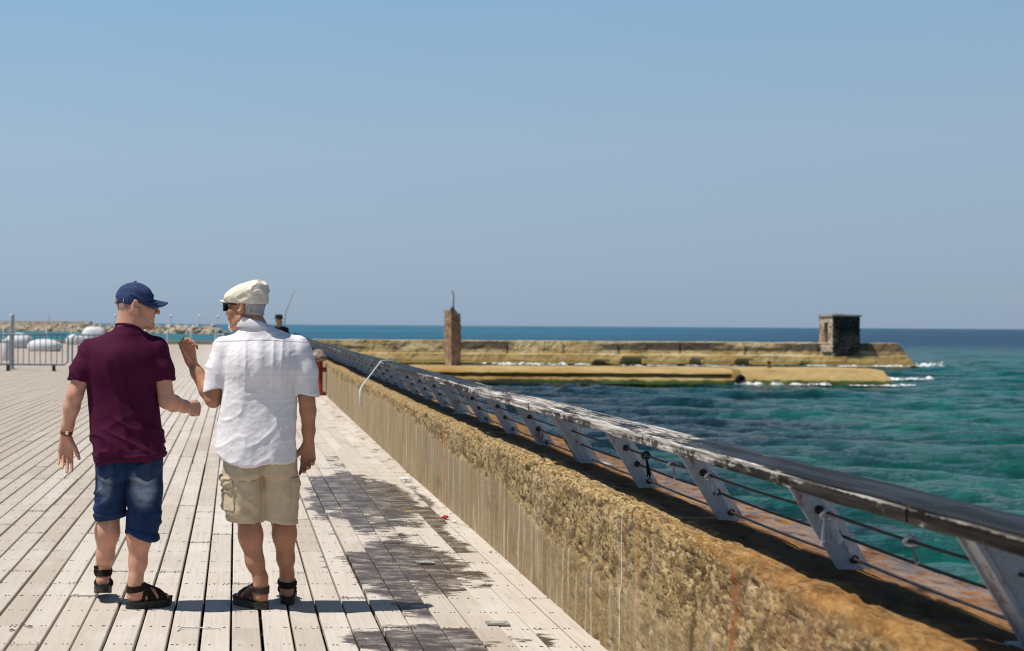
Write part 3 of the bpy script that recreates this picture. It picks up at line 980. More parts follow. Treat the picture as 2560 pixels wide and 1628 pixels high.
# ------------------------------------------------------------------ low jetty in front of it
JY = 96.0
profL = dense([(-0.7, SEA - 1.0), (-0.7, SEA + 0.10), (-0.25, SEA + 0.36), (-0.05, SEA + 0.52), (0.30, SEA + 0.54), (0.34, SEA + 0.76), (-0.08, SEA + 0.80), (0.02, SEA + 0.90), (0.55, SEA + 1.12)], 0.13) + [(2.5, SEA + 1.14), (7.5, SEA + 1.08), (8.0, SEA - 1.0)]
profR = dense([(-0.9, SEA - 1.0), (-0.9, SEA + 0.10), (-0.3, SEA + 0.34), (0.55, SEA + 1.08)], 0.13) + [(2.5, SEA + 1.16), (7.5, SEA + 1.10), (8.0, SEA - 1.0)]
jl = ribbon('low_jetty', 3.0, 34.2, 180, profL, JY, MT['jetty'], 0.10, 11)
tag(jl, 'low ochre concrete jetty with a dark undercut side and green algae, holding the pillar', 'jetty')
jr = ribbon('low_jetty', 34.85, 45.0, 70, profR, JY, MT['jetty'], 0.09, 12, 0.0, 0.25)
tag(jr, 'outer end block of the low jetty, plain ochre side, right of the dark gap', 'jetty')
mb = MB()
mb.lathe([(0.28, -0.2), (0.33, 0.0), (0.28, 0.2), (0.14, 0.2), (0.14, -0.2)], 18)
ty = mb.obj('old_tyre', MT['dark_hole'], None, True, (34.52, JY - 0.48, SEA + 0.46))
ty.rotation_euler = (R(88), 0, 0)
tag(ty, 'black fender tyre filling the gap between the two jetty blocks', 'tyre')
mb = MB()
mb.lathe([(0.16, 0), (0.17, 0.1), (0.11, 0.16), (0.11, 0.55), (0.17, 0.62), (0.16, 0.72)], 12)
bo = mb.obj('mooring_bollard', MT['rust'], None, True, (37.6, JY + 2.5, SEA + 1.13))
bo.scale = (0.9, 0.9, 0.72)
tag(bo, 'small rusty mooring bollard on the outer end of the low jetty', 'bollard')
# remains of a pillar with a bent rod
MT['pillar'] = mottled('pillar_concrete', (0.40, 0.28, 0.19), (0.22, 0.135, 0.085), 2.0, 0.95, 0.15, 0.8, 0.05, 8)
pil = empty('ruined_pillar', (15.85, JY + 5.6, SEA + 1.06), R(27))
tag(pil, 'tall broken concrete pillar with a bent rod on top, standing on the low jetty', 'pillar')
V, F = [], []
nz_, nq = 36, 24
for i in range(nz_):
    t = i / (nz_ - 1)
    for j in range(nq):
        a = 4 * j / nq
        sd, f = int(a), a - int(a)
        c = [(-1, -1), (1, -1), (1, 1), (-1, 1)]
        p, q = np.array(c[sd], float), np.array(c[(sd + 1) % 4], float)
        xy = (p + (q - p) * f) * np.array([0.42, 0.42]) * (1 - 0.05 * t)
        z = 4.05 * t
        if t > 0.95 and xy[0] > 0: z -= 0.55 * (xy[0] / 0.42) ** 1.3 * (t - 0.8) / 0.2
        V.append((xy[0] - 0.10 * t, xy[1], z))
V = np.array(V)
V[:, :2] += (fbm(V * 2.2, 4, 4)[:, None] - 0.5) * 0.16 * np.sign(V[:, :2])
for i in range(nz_ - 1):
    for j in range(nq):
        j2 = (j + 1) % nq
        F.append((i * nq + j, i * nq + j2, (i + 1) * nq + j2, (i + 1) * nq + j))
mb = MB().add(V, F)
mb.f.append(tuple((nz_ - 1) * nq + j for j in range(nq))); mb.m.append(0)
mb.obj('shaft', MT['pillar'], pil)
MT['dark_iron'] = mottled('dark_iron', (0.05, 0.045, 0.045), (0.09, 0.08, 0.08), 6, 0.8)
MB().tube([(-0.02, 0, 3.9), (0.0, 0, 4.6), (0.02, 0, 5.1), (-0.05, 0, 5.35), (-0.14, 0, 5.5)], [0.05, 0.045, 0.04, 0.035, 0.03], 8).obj('bent_rod', MT['dark_iron'], pil, True)
MB().lathe([(0.13, 0), (0.17, 0.1), (0.12, 0.25), (0.05, 0.34)], 10, (-0.08, 0, 4.0)).obj('iron_socket', MT['dark_iron'], pil, True)

# ------------------------------------------------------------------ foam where the swell breaks
def foam(pts, wid, seed, label, lump=0.12, thr=0.42):
    """ragged lumpy sheet along a path, holes where the noise is low"""
    P = np.array(pts, float)
    seg = np.cumsum([0] + [np.linalg.norm(b - a) for a, b in zip(P[:-1], P[1:])])
    L = seg[-1]
    nu, nv = max(20, int(L / 0.09)), 30
    U = np.linspace(0, L, nu)
    cx, cy = np.interp(U, seg, P[:, 0]), np.interp(U, seg, P[:, 1])
    tx, ty_ = np.gradient(cx), np.gradient(cy)
    ln = np.hypot(tx, ty_)
    nxv, nyv = -ty_ / ln, tx / ln
    vv = np.linspace(-1, 1, nv)
    env = 0.75 * np.sin(np.linspace(0.12, math.pi - 0.12, nu)) ** 0.6
    X = cx[:, None] + nxv[:, None] * vv[None] * wid * env[:, None]
    Y = cy[:, None] + nyv[:, None] * vv[None] * wid * env[:, None]
    Q = np.stack([X.ravel() * 1.5, Y.ravel() * 1.1, np.zeros(X.size)], 1)
    n = fbm(Q, 5, seed, 0.72).reshape(X.shape)
    m = n * (1.25 - 0.55 * vv[None] ** 2)
    Z = SEA + 0.10 + lump * np.maximum(m - thr, 0) / 0.3 + 0.04 * fbm(Q * 5, 2, seed + 3).reshape(X.shape)
    V = np.stack([X.ravel(), Y.ravel(), Z.ravel()], 1)
    idx = np.arange(X.size).reshape(X.shape)
    keep = (m[:-1, :-1] > thr)
    F = np.stack([idx[:-1, :-1][keep], idx[1:, :-1][keep], idx[1:, 1:][keep], idx[:-1, 1:][keep]], 1)
    o = obj_np('sea_foam', V, F, MT['foam'])
    tag(o, label, 'foam', kind='stuff')
foam([(24.5, 138.6), (27.5, 140.2), (31, 139.8), (35.5, 139.6)], 1.6, 1, 'bank of white foam between the low jetty and the breakwater', 0.22, 0.47)
foam([(38, 139), (44, 140.5), (50, 139.6), (60, 140.5)], 0.8, 2, 'thin broken foam line along the foot of the breakwater', 0.1, 0.5)
foam([(33.8, 94.6), (37, 94.7), (40.5, 94.8)], 0.8, 3, 'white foam washing the front of the jetty end block', 0.16, 0.44)
foam([(41.2, 94.3), (44.5, 94.2), (46.5, 95.6)], 0.6, 4, 'small foam patches at the front corner of the jetty end', 0.08, 0.48)
foam([(46.2, 102), (49, 105), (53.5, 107.5)], 1.3, 5, 'white wave trailing off the tip of the low jetty', 0.16, 0.44)
foam([(57.5, 140.8), (62.5, 141.2), (68.5, 141.9)], 0.8, 6, 'foam edge under the outer end of the breakwater', 0.12, 0.46)
foam([(69.2, 142.3), (70.4, 142.2), (72.6, 143)], 0.9, 7, 'white splash thrown up at the tip of the breakwater', 0.42, 0.47)
foam([(24, 45.5), (27, 46.2), (30, 46.6), (33.5, 47.4)], 0.7, 8, 'faint whitecap on the open water before the jetty', 0.03, 0.53)

# ------------------------------------------------------------------ rock breakwater across the lagoon, left
MT['rock'] = mottled('haze_paled_armour_rock', (0.50, 0.43, 0.345), (0.34, 0.27, 0.19), 0.35, 0.9, 0.2, 0.5, 0.1, 2)  # rock colour lightened to stand in for distance haze
MT['rock_core'] = mottled('rubble_core', (0.20, 0.155, 0.11), (0.30, 0.24, 0.17), 0.3, 0.95, 0.1, world_space=True)
MT['mole_wall'] = mottled('mole_parapet', (0.40, 0.33, 0.26), (0.30, 0.22, 0.17), 0.2, 0.9, 0.2, 0.3, 0.05, world_space=True)
A, B = np.array([-160.0, 770.0]), np.array([-4.0, 545.0])
dirv = unit(B - A); nrm = np.array([-dirv[1], dirv[0]])
Ltot = np.linalg.norm(B - A)
mole = empty('rock_breakwater', (A[0] + dirv[0] * Ltot / 2, A[1] + dirv[1] * Ltot / 2, SEA))
tag(mole, 'long haze-pale rubble breakwater across the lagoon behind the two men', 'breakwater')
ml = np.array([mole.location.x, mole.location.y])
def mole_pt(t, off, z):
    p = A + dirv * t + nrm * off - ml
    return (p[0], p[1], z - SEA)
V, F = [], []
nt = 120
cross = [(-7.5, SEA - 1), (-5.5, SEA + 0.6), (-3, SEA + 2.0), (0, SEA + 2.5), (3, SEA + 2.0), (7, SEA - 1)]
for i in range(nt):
    t = Ltot * i / (nt - 1)
    dn = min(1.0, (Ltot - t) / 14 + 0.25)
    up = 0.6 if t < 150 else 0.0
    for (o_, z_) in cross:
        V.append(mole_pt(t, o_, SEA + (z_ - SEA) * dn + rb.normal(0, 0.18) + (up if z_ > SEA + 1 else 0)))
for i in range(nt - 1):
    for j in range(5):
        F.append((i * 6 + j, (i + 1) * 6 + j, (i + 1) * 6 + j + 1, i * 6 + j + 1))
MB().add(V, F).obj('core', MT['rock_core'], mole)
rock_me = []
for s in range(7):
    V, F = [], []
    ni, nj = 5, 8
    for i in range(ni):
        th = math.pi * i / (ni - 1)
        for j in range(nj):
            ph = 2 * math.pi * j / nj
            V.append((math.sin(th) * math.cos(ph), math.sin(th) * math.sin(ph), math.cos(th)))
    V = np.array(V)
    V = np.sign(V) * np.abs(V) ** 0.72
    V *= (0.7 + 0.6 * vnoise(V * 1.6 + s * 9, s))[:, None]
    for i in range(ni - 1):
        for j in range(nj):
            j2 = (j + 1) % nj
            F.append((i * nj + j, i * nj + j2, (i + 1) * nj + j2, (i + 1) * nj + j))
    rock_me.append(MB().add(V, F).mesh('rock', MT['rock']))
for k in range(270):
    t = Ltot * (1 - (rb.random() ** 1.25) * 0.93)
    s_ = rb.uniform(0.75, 1.55)
    off = rb.uniform(-6.6, -0.8)
    z = SEA + np.interp(off, [-7.5, -5.5, -3, 0], [-0.3, 0.8, 2.1, 2.5]) + rb.uniform(-0.2, 0.25)
    if Ltot - t < 12: z -= 1.0 * (1 - (Ltot - t) / 12)
    inst('rock', rock_me[k % 7], mole, mole_pt(t, off, z), (rb.uniform(0, 6), rb.uniform(0, 6), rb.uniform(0, 6)), (s_ * rb.uniform(0.9, 1.5), s_, s_ * 0.75))
V = []
mb = MB()
for (t0, t1) in ((0, 38), (39, 72), (73, 104), (105, 140), (141, 165)):
    P = [mole_pt(t0, 0.5, 0), mole_pt(t1, 0.5, 0), mole_pt(t1, 1.4, 0), mole_pt(t0, 1.4, 0)]
    pw = MB()
    h0, h1 = SEA * 0 + 2.2, 4.75
    pw.add([(p[0], p[1], h0) for p in P] + [(p[0], p[1], h1) for p in P], [(3, 2, 1, 0), (4, 5, 6, 7), (0, 1, 5, 4), (1, 2, 6, 5), (2, 3, 7, 6), (3, 0, 4, 7)])
    pw.obj('parapet_wall', MT['mole_wall'], mole)
# lamps with white globes along it
MT['globe'] = Mat('milky_globe', (0.78, 0.78, 0.80), 0.35, 0.5).m
MT['grey_metal'] = mottled('grey_metal', (0.42, 0.44, 0.46), (0.34, 0.36, 0.38), 8, 0.5, 0.5)
lab = ['globe lamp just right of the peak of the navy cap', 'globe lamp midway between the two men, over the lagoon', 'globe lamp close to the nose of the man in the cream cap', 'globe lamp behind the head of the man in the navy cap']
for i, (x, yv) in enumerate(((-25.0, 548), (-14.0, 552), (-6.6, 556), (-47.6, 556))):
    e = empty('globe_lamp', (x, yv, SEA + 0.5))
    tag(e, 'small white ' + lab[i], 'lamp', 'white globe lamps on the rock breakwater')
    zt = 4.55 - (SEA + 0.5)
    MB().tube([(0, 0, 0), (0, 0, zt - 0.4)], 0.06, 6).obj('mast', MT['grey_metal'], e)
    MB().lathe([(0.02, -0.5), (0.30, -0.42), (0.46, -0.2), (0.5, 0), (0.46, 0.2), (0.30, 0.42), (0.02, 0.5)], 14, (0, 0, zt)).obj('globe', MT['globe'], e, True)
e = empty('street_lamp', (-93.0, 700, SEA + 2.4))
tag(e, 'double-headed street lamp on the far breakwater at the left edge of the picture', 'street lamp')
MB().tube([(0, 0, 0), (0, 0, 5.8)], [0.12, 0.07], 8).obj('mast', MT['grey_metal'], e)
for s in (-1, 1):
    MB().tube([(0, 0, 5.7), (s * 0.7, 0, 6.1), (s * 1.3, 0, 6.0)], 0.06, 6).obj('arm', MT['grey_metal'], e)
    MB().lathe([(0.05, 0.2), (0.5, 0.12), (0.55, 0.0), (0.3, -0.12), (0.05, -0.14)][::-1], 10, (s * 1.4, 0, 6.0)).obj('lamp_head', MT['globe'], e, True)
# far sail
e = empty('sailing_boat', (130.0, 2300.0, SEA))
tag(e, 'tiny pale yellow boat far out on the blue sea under the horizon', 'boat')
MT['sailcloth'] = Mat('cream_sailcloth', (0.75, 0.70, 0.50), 0.8, 0.2).m
MB().add([(-2.6, 0, 0.9), (-2.0, -0.8, 0.1), (1.8, -0.8, 0.1), (3.0, 0, 1.0), (1.8, 0.8, 0.1), (-2.0, 0.8, 0.1), (-2.3, -0.9, 0.9), (1.6, -0.9, 0.9), (1.6, 0.9, 0.9), (-2.3, 0.9, 0.9)],
         [(0, 6, 1), (6, 7, 2, 1), (7, 3, 2), (3, 8, 4), (8, 9, 5, 4), (9, 0, 5), (0, 9, 8, 3, 7, 6), (1, 2, 4, 5), (2, 3, 4), (0, 1, 5)]).obj('hull', MT['sailcloth'], e)
MB().add([(0.2, 0.0, 1.3), (-2.2, 0.15, 1.4), (0.1, 0.0, 5.4), (0.2, 0.08, 1.3), (-2.2, 0.22, 1.4), (0.1, 0.06, 5.4)], [(0, 1, 2), (5, 4, 3), (0, 3, 4, 1), (1, 4, 5, 2), (2, 5, 3, 0)]).obj('sail', MT['sailcloth'], e)
MB().tube([(0.25, 0, 0.5), (0.25, 0, 5.6)], 0.06, 6).obj('mast', MT['grey_metal'], e)

# ------------------------------------------------------------------ left side of the boardwalk, middle distance
MT['white_stone'] = mottled('whitewashed_concrete', (0.66, 0.65, 0.64), (0.56, 0.555, 0.55), 0.9, 0.75, 0.25, 0.15, 0.02)
MT['barrier'] = mottled('blue_grey_barrier_paint', (0.055, 0.10, 0.18), (0.08, 0.135, 0.22), 5, 0.45, 0.5)
MT['rubber'] = mottled('black_rubber', (0.02, 0.02, 0.02), (0.035, 0.035, 0.035), 9, 0.7)
MT['white_paint'] = mottled('white_paint', (0.74, 0.74, 0.73), (0.64, 0.64, 0.62), 3, 0.5, 0.4)

def pebble(loc, r, seed, label, rz=0.0):
    ni, nj = 22, 34
    V, F = [], []
    for i in range(ni):
        th = math.pi * i / (ni - 1)
        for j in range(nj):
            ph = 2 * math.pi * j / nj
            V.append((math.sin(th) * math.cos(ph), math.sin(th) * math.sin(ph), math.cos(th)))
    V = np.array(V)
    V = np.sign(V) * np.abs(V) ** 0.88
    V *= (0.9 + 0.25 * vnoise(V * 0.9 + seed * 5, seed))[:, None]
    V *= np.array(r)
    V[:, 2] = np.maximum(V[:, 2], -r[2] * 0.62) + r[2] * 0.62
    for i in range(ni - 1):
        for j in range(nj):
            j2 = (j + 1) % nj
            F.append((i * nj + j, i * nj + j2, (i + 1) * nj + j2, (i + 1) * nj + j))
    o = MB().add(V, F).obj('pebble_seat', MT['white_stone'], None, True, loc, rz)
    tag(o, label, 'seat', 'white pebble-shaped concrete seats')
pebble((-12.95, 84, 0), (0.86, 0.7, 0.54), 1, 'taller white pebble-shaped seat seen right of the grey pole', 0.3)
pebble((-10.2, 75, 0), (0.95, 0.6, 0.40), 2, 'flatter white pebble-shaped seat behind the middle of the first barrier', -0.1)
pebble((-10.2, 101.2, 0), (0.82, 0.8, 0.82), 3, 'highest white domed seat just left of the maroon shoulder')
pebble((-11.05, 98.5, 0), (0.82, 0.55, 0.44), 4, 'squat white seat seen through the gap between the two barriers')
pebble((-14.6, 82, 0), (0.7, 0.6, 0.48), 5, 'white pebble-shaped seat at the left edge of the picture')
e = empty('litter_bin', (-9.15, 56.0, 0))
tag(e, 'pale cylindrical litter bin behind the grey pole', 'bin')
MB().lathe([(0.20, 0), (0.215, 0.03), (0.215, 0.72), (0.20, 0.75)], 20).obj('body', MT['white_stone'], e, True)
MB().lathe([(0.225, 0.74), (0.225, 0.80), (0.16, 0.83), (0.12, 0.83)], 20).obj('rim', MT['grey_metal'], e, True)
e = empty('steel_pole', (-7.24, 45.4, 0))
tag(e, 'thick grey steel pole rising in front of the barrier at the far left', 'pole')
MB().lathe([(0.085, 0), (0.085, 1.72), (0.075, 1.78), (0.03, 1.81)], 18).obj('shaft', MT['grey_metal'], e, True)
MB().lathe([(0.15, 0), (0.15, 0.025), (0.10, 0.03)], 18).obj('base_plate', MT['grey_metal'], e)

def barrier(loc, label):
    e = empty('crowd_barrier', loc)
    tag(e, label, 'barrier', 'blue-grey crowd barriers')
    w, z0, z1 = 2.28, 0.20, 1.15
    c = 0.10
    MB().tube([(c, 0, z0), (0, 0, z0 + c), (0, 0, z1 - c), (c, 0, z1), (w - c, 0, z1), (w, 0, z1 - c), (w, 0, z0 + c), (w - c, 0, z0), (c, 0, z0)], 0.026, 8).obj('frame', MT['barrier'], e, True)
    bar = MB().tube([(0, 0, z0), (0, 0, z1)], 0.014, 6).mesh('bar', MT['barrier'], True)
    n = 13
    for k in range(1, n):
        inst('bar', bar, e, (w * k / n, 0, 0))
    for x in (0.42, w - 0.42):
        MB().tube([(x, 0, z0), (x, 0, 0.12), (x, -0.28, 0.015)], 0.018, 6).tube([(x, 0, 0.12), (x, 0.28, 0.015)], 0.018, 6).obj('foot', MT['grey_metal'], e)
        MB().box((x + 0.01, -0.26, 0.09), (0.10, 0.07, 0.18)).obj('rubber_boot', MT['rubber'], e)
barrier((-7.55, 44.2, 0), 'blue-grey steel crowd barrier at the left edge, beside the grey pole')
barrier((-5.17, 44.5, 0), 'blue-grey steel crowd barrier partly hidden by the man in maroon')

pm = MB().lathe([(0.055, 0), (0.055, 1.02), (0.045, 1.08), (0.02, 1.1)], 10).mesh('post', MT['white_paint'], True)
for (x, yv, lb) in ((-13.75, 102.0, 'thin white edge post behind the first crowd barrier'), (-11.95, 101.9, 'thin white edge post beside the domed seat'), (-4.95, 101.8, 'thin white edge post nearest the nose of the man in the navy cap'), (-3.24, 101.9, 'thin white edge post straight above the raised hand'), (-16.9, 102.0, 'thin white edge post at the far left behind the barrier')):
    o = inst('edge_post', pm, None, (x, yv, 0), (0, 0.03, 0))
    tag(o, lb, 'post', 'white posts along the far edge of the boardwalk')
e = empty('white_frame', (-1.45, 101.5, 0))
tag(e, 'white painted timber frame stand between the raised hand and the white shirt', 'frame')
for (x, h, d) in ((0.0, 1.24, 0), (0.16, 1.24, 0.1), (0.62, 0.86, 0)):
    MB().box((x, d, h / 2), (0.10, 0.10, h)).obj('upright', MT['white_paint'], e)
for zz in (0.30, 0.80):
    MB().box((0.36, 0.0, zz), (0.48, 0.07, 0.10)).obj('crossbar', MT['white_paint'], e)

# red hydrant by the wall
MT['red_paint'] = mottled('faded_red_paint', (0.30, 0.035, 0.022), (0.20, 0.03, 0.02), 6, 0.6, 0.35)
MT['crust'] = mottled('salt_crusted_cap', (0.46, 0.36, 0.32), (0.16, 0.10, 0.08), 14, 0.9, 0.2, 0.8, 0.02)
e = empty('fire_hydrant', (1.80, 30.2, 0))
tag(e, 'red pillar hydrant with a crusted pale cap by the sea wall', 'hydrant')
MB().lathe([(0.17, 0), (0.17, 0.06), (0.10, 0.08), (0.10, 0.72), (0.13, 0.74)], 16).obj('barrel', MT['red_paint'], e, True)
MB().lathe([(0.14, 0.73), (0.19, 0.76), (0.20, 0.82), (0.17, 0.87), (0.13, 0.90), (0.12, 0.95), (0.06, 0.98), (0.02, 0.985)], 16).obj('cap', MT['crust'], e, True)
for s in (-1, 1):
    MB().tube([(s * 0.08, -0.04, 0.55), (s * 0.19, -0.04, 0.55)], 0.055, 10).obj('outlet', MT['red_paint'], e, True)
# bent pale bar hooked over the rail
o = MB().tube([(1.93, 17.05, 1.082), (1.775, 16.95, 1.086), (1.52, 16.7, 0.79), (1.50, 16.68, 0.74), (1.495, 16.68, 0.55)], [0.007, 0.007, 0.008, 0.013, 0.013], 8).obj('bent_bar', MT['white_paint'], None, True)
tag(o, 'bent whitish bar dangling from the handrail over the wall', 'bar')

# ------------------------------------------------------------------ figures: implicit surfaces turned into meshes
class Field:
    def __init__(s, lo, hi, h):
        s.lo, s.h = np.array(lo, float), h
        n = np.ceil((np.array(hi, float) - s.lo) / h).astype(int) + 1
        s.ax = [(s.lo[i] + h * np.arange(n[i])).astype(np.float32) for i in range(3)]
        s.d = np.full(tuple(n), 1.0, np.float32)
    def grid(s, sl=(slice(None),) * 3):
        return (s.ax[0][sl[0]][:, None, None], s.ax[1][sl[1]][None, :, None], s.ax[2][sl[2]][None, None, :])
    def block(s, lo, hi, pad):
        sl = []
        for i in range(3):
            a = int(max(0, math.floor((lo[i] - pad - s.lo[i]) / s.h)))
            b = int(min(len(s.ax[i]), math.ceil((hi[i] + pad - s.lo[i]) / s.h) + 1))
            sl.append(slice(a, max(a, b)))
        return tuple(sl)
    def add(s, prim, k=0.0, sub=False):
        f, lo, hi = prim
        sl = s.block(lo, hi, k + 0.035)
        if any(q.stop <= q.start for q in sl): return s
        v = f(*s.grid(sl))
        a = s.d[sl]
        if sub:
            v = -v
            if k > 0:
                hh = np.maximum(k - np.abs(a - v), 0) / k
                s.d[sl] = np.maximum(a, v) + hh * hh * k * 0.25
            else:
                s.d[sl] = np.maximum(a, v)
        else:
            if k > 0:
                hh = np.maximum(k - np.abs(a - v), 0) / k
                s.d[sl] = np.minimum(a, v) - hh * hh * k * 0.25
            else:
                s.d[sl] = np.minimum(a, v)
        return s
    def net(s, smooth=1):
        V, F = surfnets(s.d, s.lo, s.h)
        return relax(V, F, smooth), F

def surfnets(d, lo, h):
    s = d < 0
    nx, ny, nz = d.shape
    c = np.zeros((nx - 1, ny - 1, nz - 1), np.uint8)
    corners = [(a, b, e) for a in (0, 1) for b in (0, 1) for e in (0, 1)]
    for (a, b, e) in corners:
        c += s[a:nx - 1 + a, b:ny - 1 + b, e:nz - 1 + e]
    act = (c > 0) & (c < 8)
    idx = np.argwhere(act)
    imap = np.full(c.shape, -1, np.int32)
    imap[act] = np.arange(len(idx), dtype=np.int32)
    vals = {q: d[idx[:, 0] + q[0], idx[:, 1] + q[1], idx[:, 2] + q[2]].astype(float) for q in corners}
    acc = np.zeros((len(idx), 3))
    cnt = np.zeros(len(idx))
    for q in corners:
        for ax in range(3):
            if q[ax] == 1: continue
            q2 = list(q); q2[ax] = 1; q2 = tuple(q2)
            a, b = vals[q], vals[q2]
            m = (a < 0) != (b < 0)
            t = np.where(m, a / np.where(m, a - b, 1), 0)
            p = np.tile(np.array(q, float), (len(idx), 1))
            p[:, ax] += t
            acc[m] += p[m]
            cnt[m] += 1
    V = lo + h * (idx + acc / cnt[:, None])
    Fs = []
    def quads(e, offs, flip_on):
        ijk = np.argwhere(e)
        return ijk
    e = np.argwhere(s[:-1, 1:-1, 1:-1] != s[1:, 1:-1, 1:-1]) + [0, 1, 1]
    q = np.stack([imap[e[:, 0], e[:, 1] - 1, e[:, 2] - 1], imap[e[:, 0], e[:, 1], e[:, 2] - 1], imap[e[:, 0], e[:, 1], e[:, 2]], imap[e[:, 0], e[:, 1] - 1, e[:, 2]]], 1)
    ins = s[e[:, 0], e[:, 1], e[:, 2]]; q[~ins] = q[~ins][:, ::-1]; Fs.append(q)
    e = np.argwhere(s[1:-1, :-1, 1:-1] != s[1:-1, 1:, 1:-1]) + [1, 0, 1]
    q = np.stack([imap[e[:, 0] - 1, e[:, 1], e[:, 2] - 1], imap[e[:, 0] - 1, e[:, 1], e[:, 2]], imap[e[:, 0], e[:, 1], e[:, 2]], imap[e[:, 0], e[:, 1], e[:, 2] - 1]], 1)
    ins = s[e[:, 0], e[:, 1], e[:, 2]]; q[~ins] = q[~ins][:, ::-1]; Fs.append(q)
    e = np.argwhere(s[1:-1, 1:-1, :-1] != s[1:-1, 1:-1, 1:]) + [1, 1, 0]
    q = np.stack([imap[e[:, 0] - 1, e[:, 1] - 1, e[:, 2]], imap[e[:, 0], e[:, 1] - 1, e[:, 2]], imap[e[:, 0], e[:, 1], e[:, 2]], imap[e[:, 0] - 1, e[:, 1], e[:, 2]]], 1)
    ins = s[e[:, 0], e[:, 1], e[:, 2]]; q[~ins] = q[~ins][:, ::-1]; Fs.append(q)
    F = np.concatenate(Fs)
    return V, F[(F >= 0).all(1)]

def relax(V, F, it=1, lam=0.5):
    if it == 0: return V
    e = np.concatenate([F[:, [0, 1]], F[:, [1, 2]], F[:, [2, 3]], F[:, [3, 0]]])
    n = len(V)
    deg = np.bincount(e[:, 0], minlength=n) + np.bincount(e[:, 1], minlength=n)
    for _ in range(it):
        A = np.stack([np.bincount(e[:, 0], V[e[:, 1], k], n) + np.bincount(e[:, 1], V[e[:, 0], k], n) for k in range(3)], 1)
        V = V + lam * (A / np.maximum(deg, 1)[:, None] - V)
    return V

def vnormals(V, F):
    n = np.cross(V[F[:, 2]] - V[F[:, 0]], V[F[:, 3]] - V[F[:, 1]])
    N = np.stack([sum(np.bincount(F[:, c], n[:, k], len(V)) for c in range(4)) for k in range(3)], 1)
    return N / (np.linalg.norm(N, axis=1)[:, None] + 1e-12)

def rc(p0, p1, r0, r1=None, flat=None):
    """rounded cone; flat = (direction, factor) squeezes it along a direction"""
    p0, p1 = np.array(p0, float), np.array(p1, float)
    r1 = r0 if r1 is None else r1
    ab = p1 - p0
    L2 = float(ab @ ab) + 1e-12
    def f(x, y, z):
        dx, dy, dz = x - p0[0], y - p0[1], z - p0[2]
        if flat is not None:
            a, g = unit(flat[0]), 1.0 / flat[1] - 1.0
            q = dx * a[0] + dy * a[1] + dz * a[2]
            pa = float(ab @ a)
            t = np.clip((dx * ab[0] + dy * ab[1] + dz * ab[2]) / L2, 0, 1)
            q = q - t * pa
            ex, ey, ez = dx - t * ab[0] + q * g * a[0], dy - t * ab[1] + q * g * a[1], dz - t * ab[2] + q * g * a[2]
            dd = np.sqrt(ex * ex + ey * ey + ez * ez) - (r0 + t * (r1 - r0))
            return (dd * min(1.0, (1 + flat[1]) / 2)).astype(np.float32)
        t = np.clip((dx * ab[0] + dy * ab[1] + dz * ab[2]) / L2, 0, 1)
        ex, ey, ez = dx - t * ab[0], dy - t * ab[1], dz - t * ab[2]
        return (np.sqrt(ex * ex + ey * ey + ez * ez) - (r0 + t * (r1 - r0))).astype(np.float32)
    r = max(r0, r1)
    return f, np.minimum(p0, p1) - r, np.maximum(p0, p1) + r

def ell(c, r, M=None):
    """ellipsoid; M rows are its axes"""
    c, r = np.array(c, float), np.array(r, float)
    M = np.eye(3) if M is None else np.array(M, float)
    def f(x, y, z):
        dx, dy, dz = x - c[0], y - c[1], z - c[2]
        u = [(M[i][0] * dx + M[i][1] * dy + M[i][2] * dz) for i in range(3)]
        k0 = np.sqrt(sum((u[i] / r[i]) ** 2 for i in range(3)))
        k1 = np.sqrt(sum((u[i] / r[i] ** 2) ** 2 for i in range(3)))
        return (k0 * (k0 - 1.0) / (k1 + 1e-9)).astype(np.float32)
    e = np.full(3, r.max())
    return f, c - e, c + e

def loft(sec, ex=2.2):
    """upright body of elliptical sections (z, cx, cy, a, b)"""
    S = np.array(sorted(sec), float)
    zz = np.linspace(S[0, 0], S[-1, 0], 60)
    T = np.stack([np.interp(zz, S[:, 0], S[:, k]) for k in range(1, 5)], 1)
    for _ in range(4):
        T[1:-1] = (T[:-2] + 2 * T[1:-1] + T[2:]) / 4
    def f(x, y, z):
        cx, cy, a, b = [np.interp(z, zz, T[:, k]) for k in range(4)]
        q = (np.abs((x - cx) / a) ** ex + np.abs((y - cy) / b) ** ex) ** (1 / ex)
        d = (q - 1) * np.minimum(a, b)
        return np.maximum(np.maximum(d, z - S[-1, 0]), S[0, 0] - z).astype(np.float32)
    m = S[:, 3:5].max(0)
    return f, np.array([(S[:, 1] - S[:, 3]).min(), (S[:, 2] - S[:, 4]).min(), S[0, 0]]), np.array([(S[:, 1] + S[:, 3]).max(), (S[:, 2] + S[:, 4]).max(), S[-1, 0]])

def tubep(pts, rad, cut0=None, cut1=None):
    """chain of cones ended by flat planes: cut = (point, outward normal)"""
    ps = [rc(pts[i], pts[i + 1], rad[i], rad[i + 1]) for i in range(len(pts) - 1)]
    def f(x, y, z):
        d = ps[0][0](x, y, z)
        for p in ps[1:]:
            b = p[0](x, y, z)
            k = 0.03
            hh = np.maximum(k - np.abs(d - b), 0) / k
            d = np.minimum(d, b) - hh * hh * k * 0.25
        for c in (cut0, cut1):
            if c is not None:
                n = unit(c[1]); q = c[0]
                d = np.maximum(d, (x - q[0]) * n[0] + (y - q[1]) * n[1] + (z - q[2]) * n[2])
        return d.astype(np.float32)
    return f, np.min([p[1] for p in ps], 0), np.max([p[2] for p in ps], 0)

def chain(fd, pts, rad, k=0.02, flat=None):
    for i in range(len(pts) - 1):
        fd.add(rc(pts[i], pts[i + 1], rad[i], rad[i + 1], flat), k)

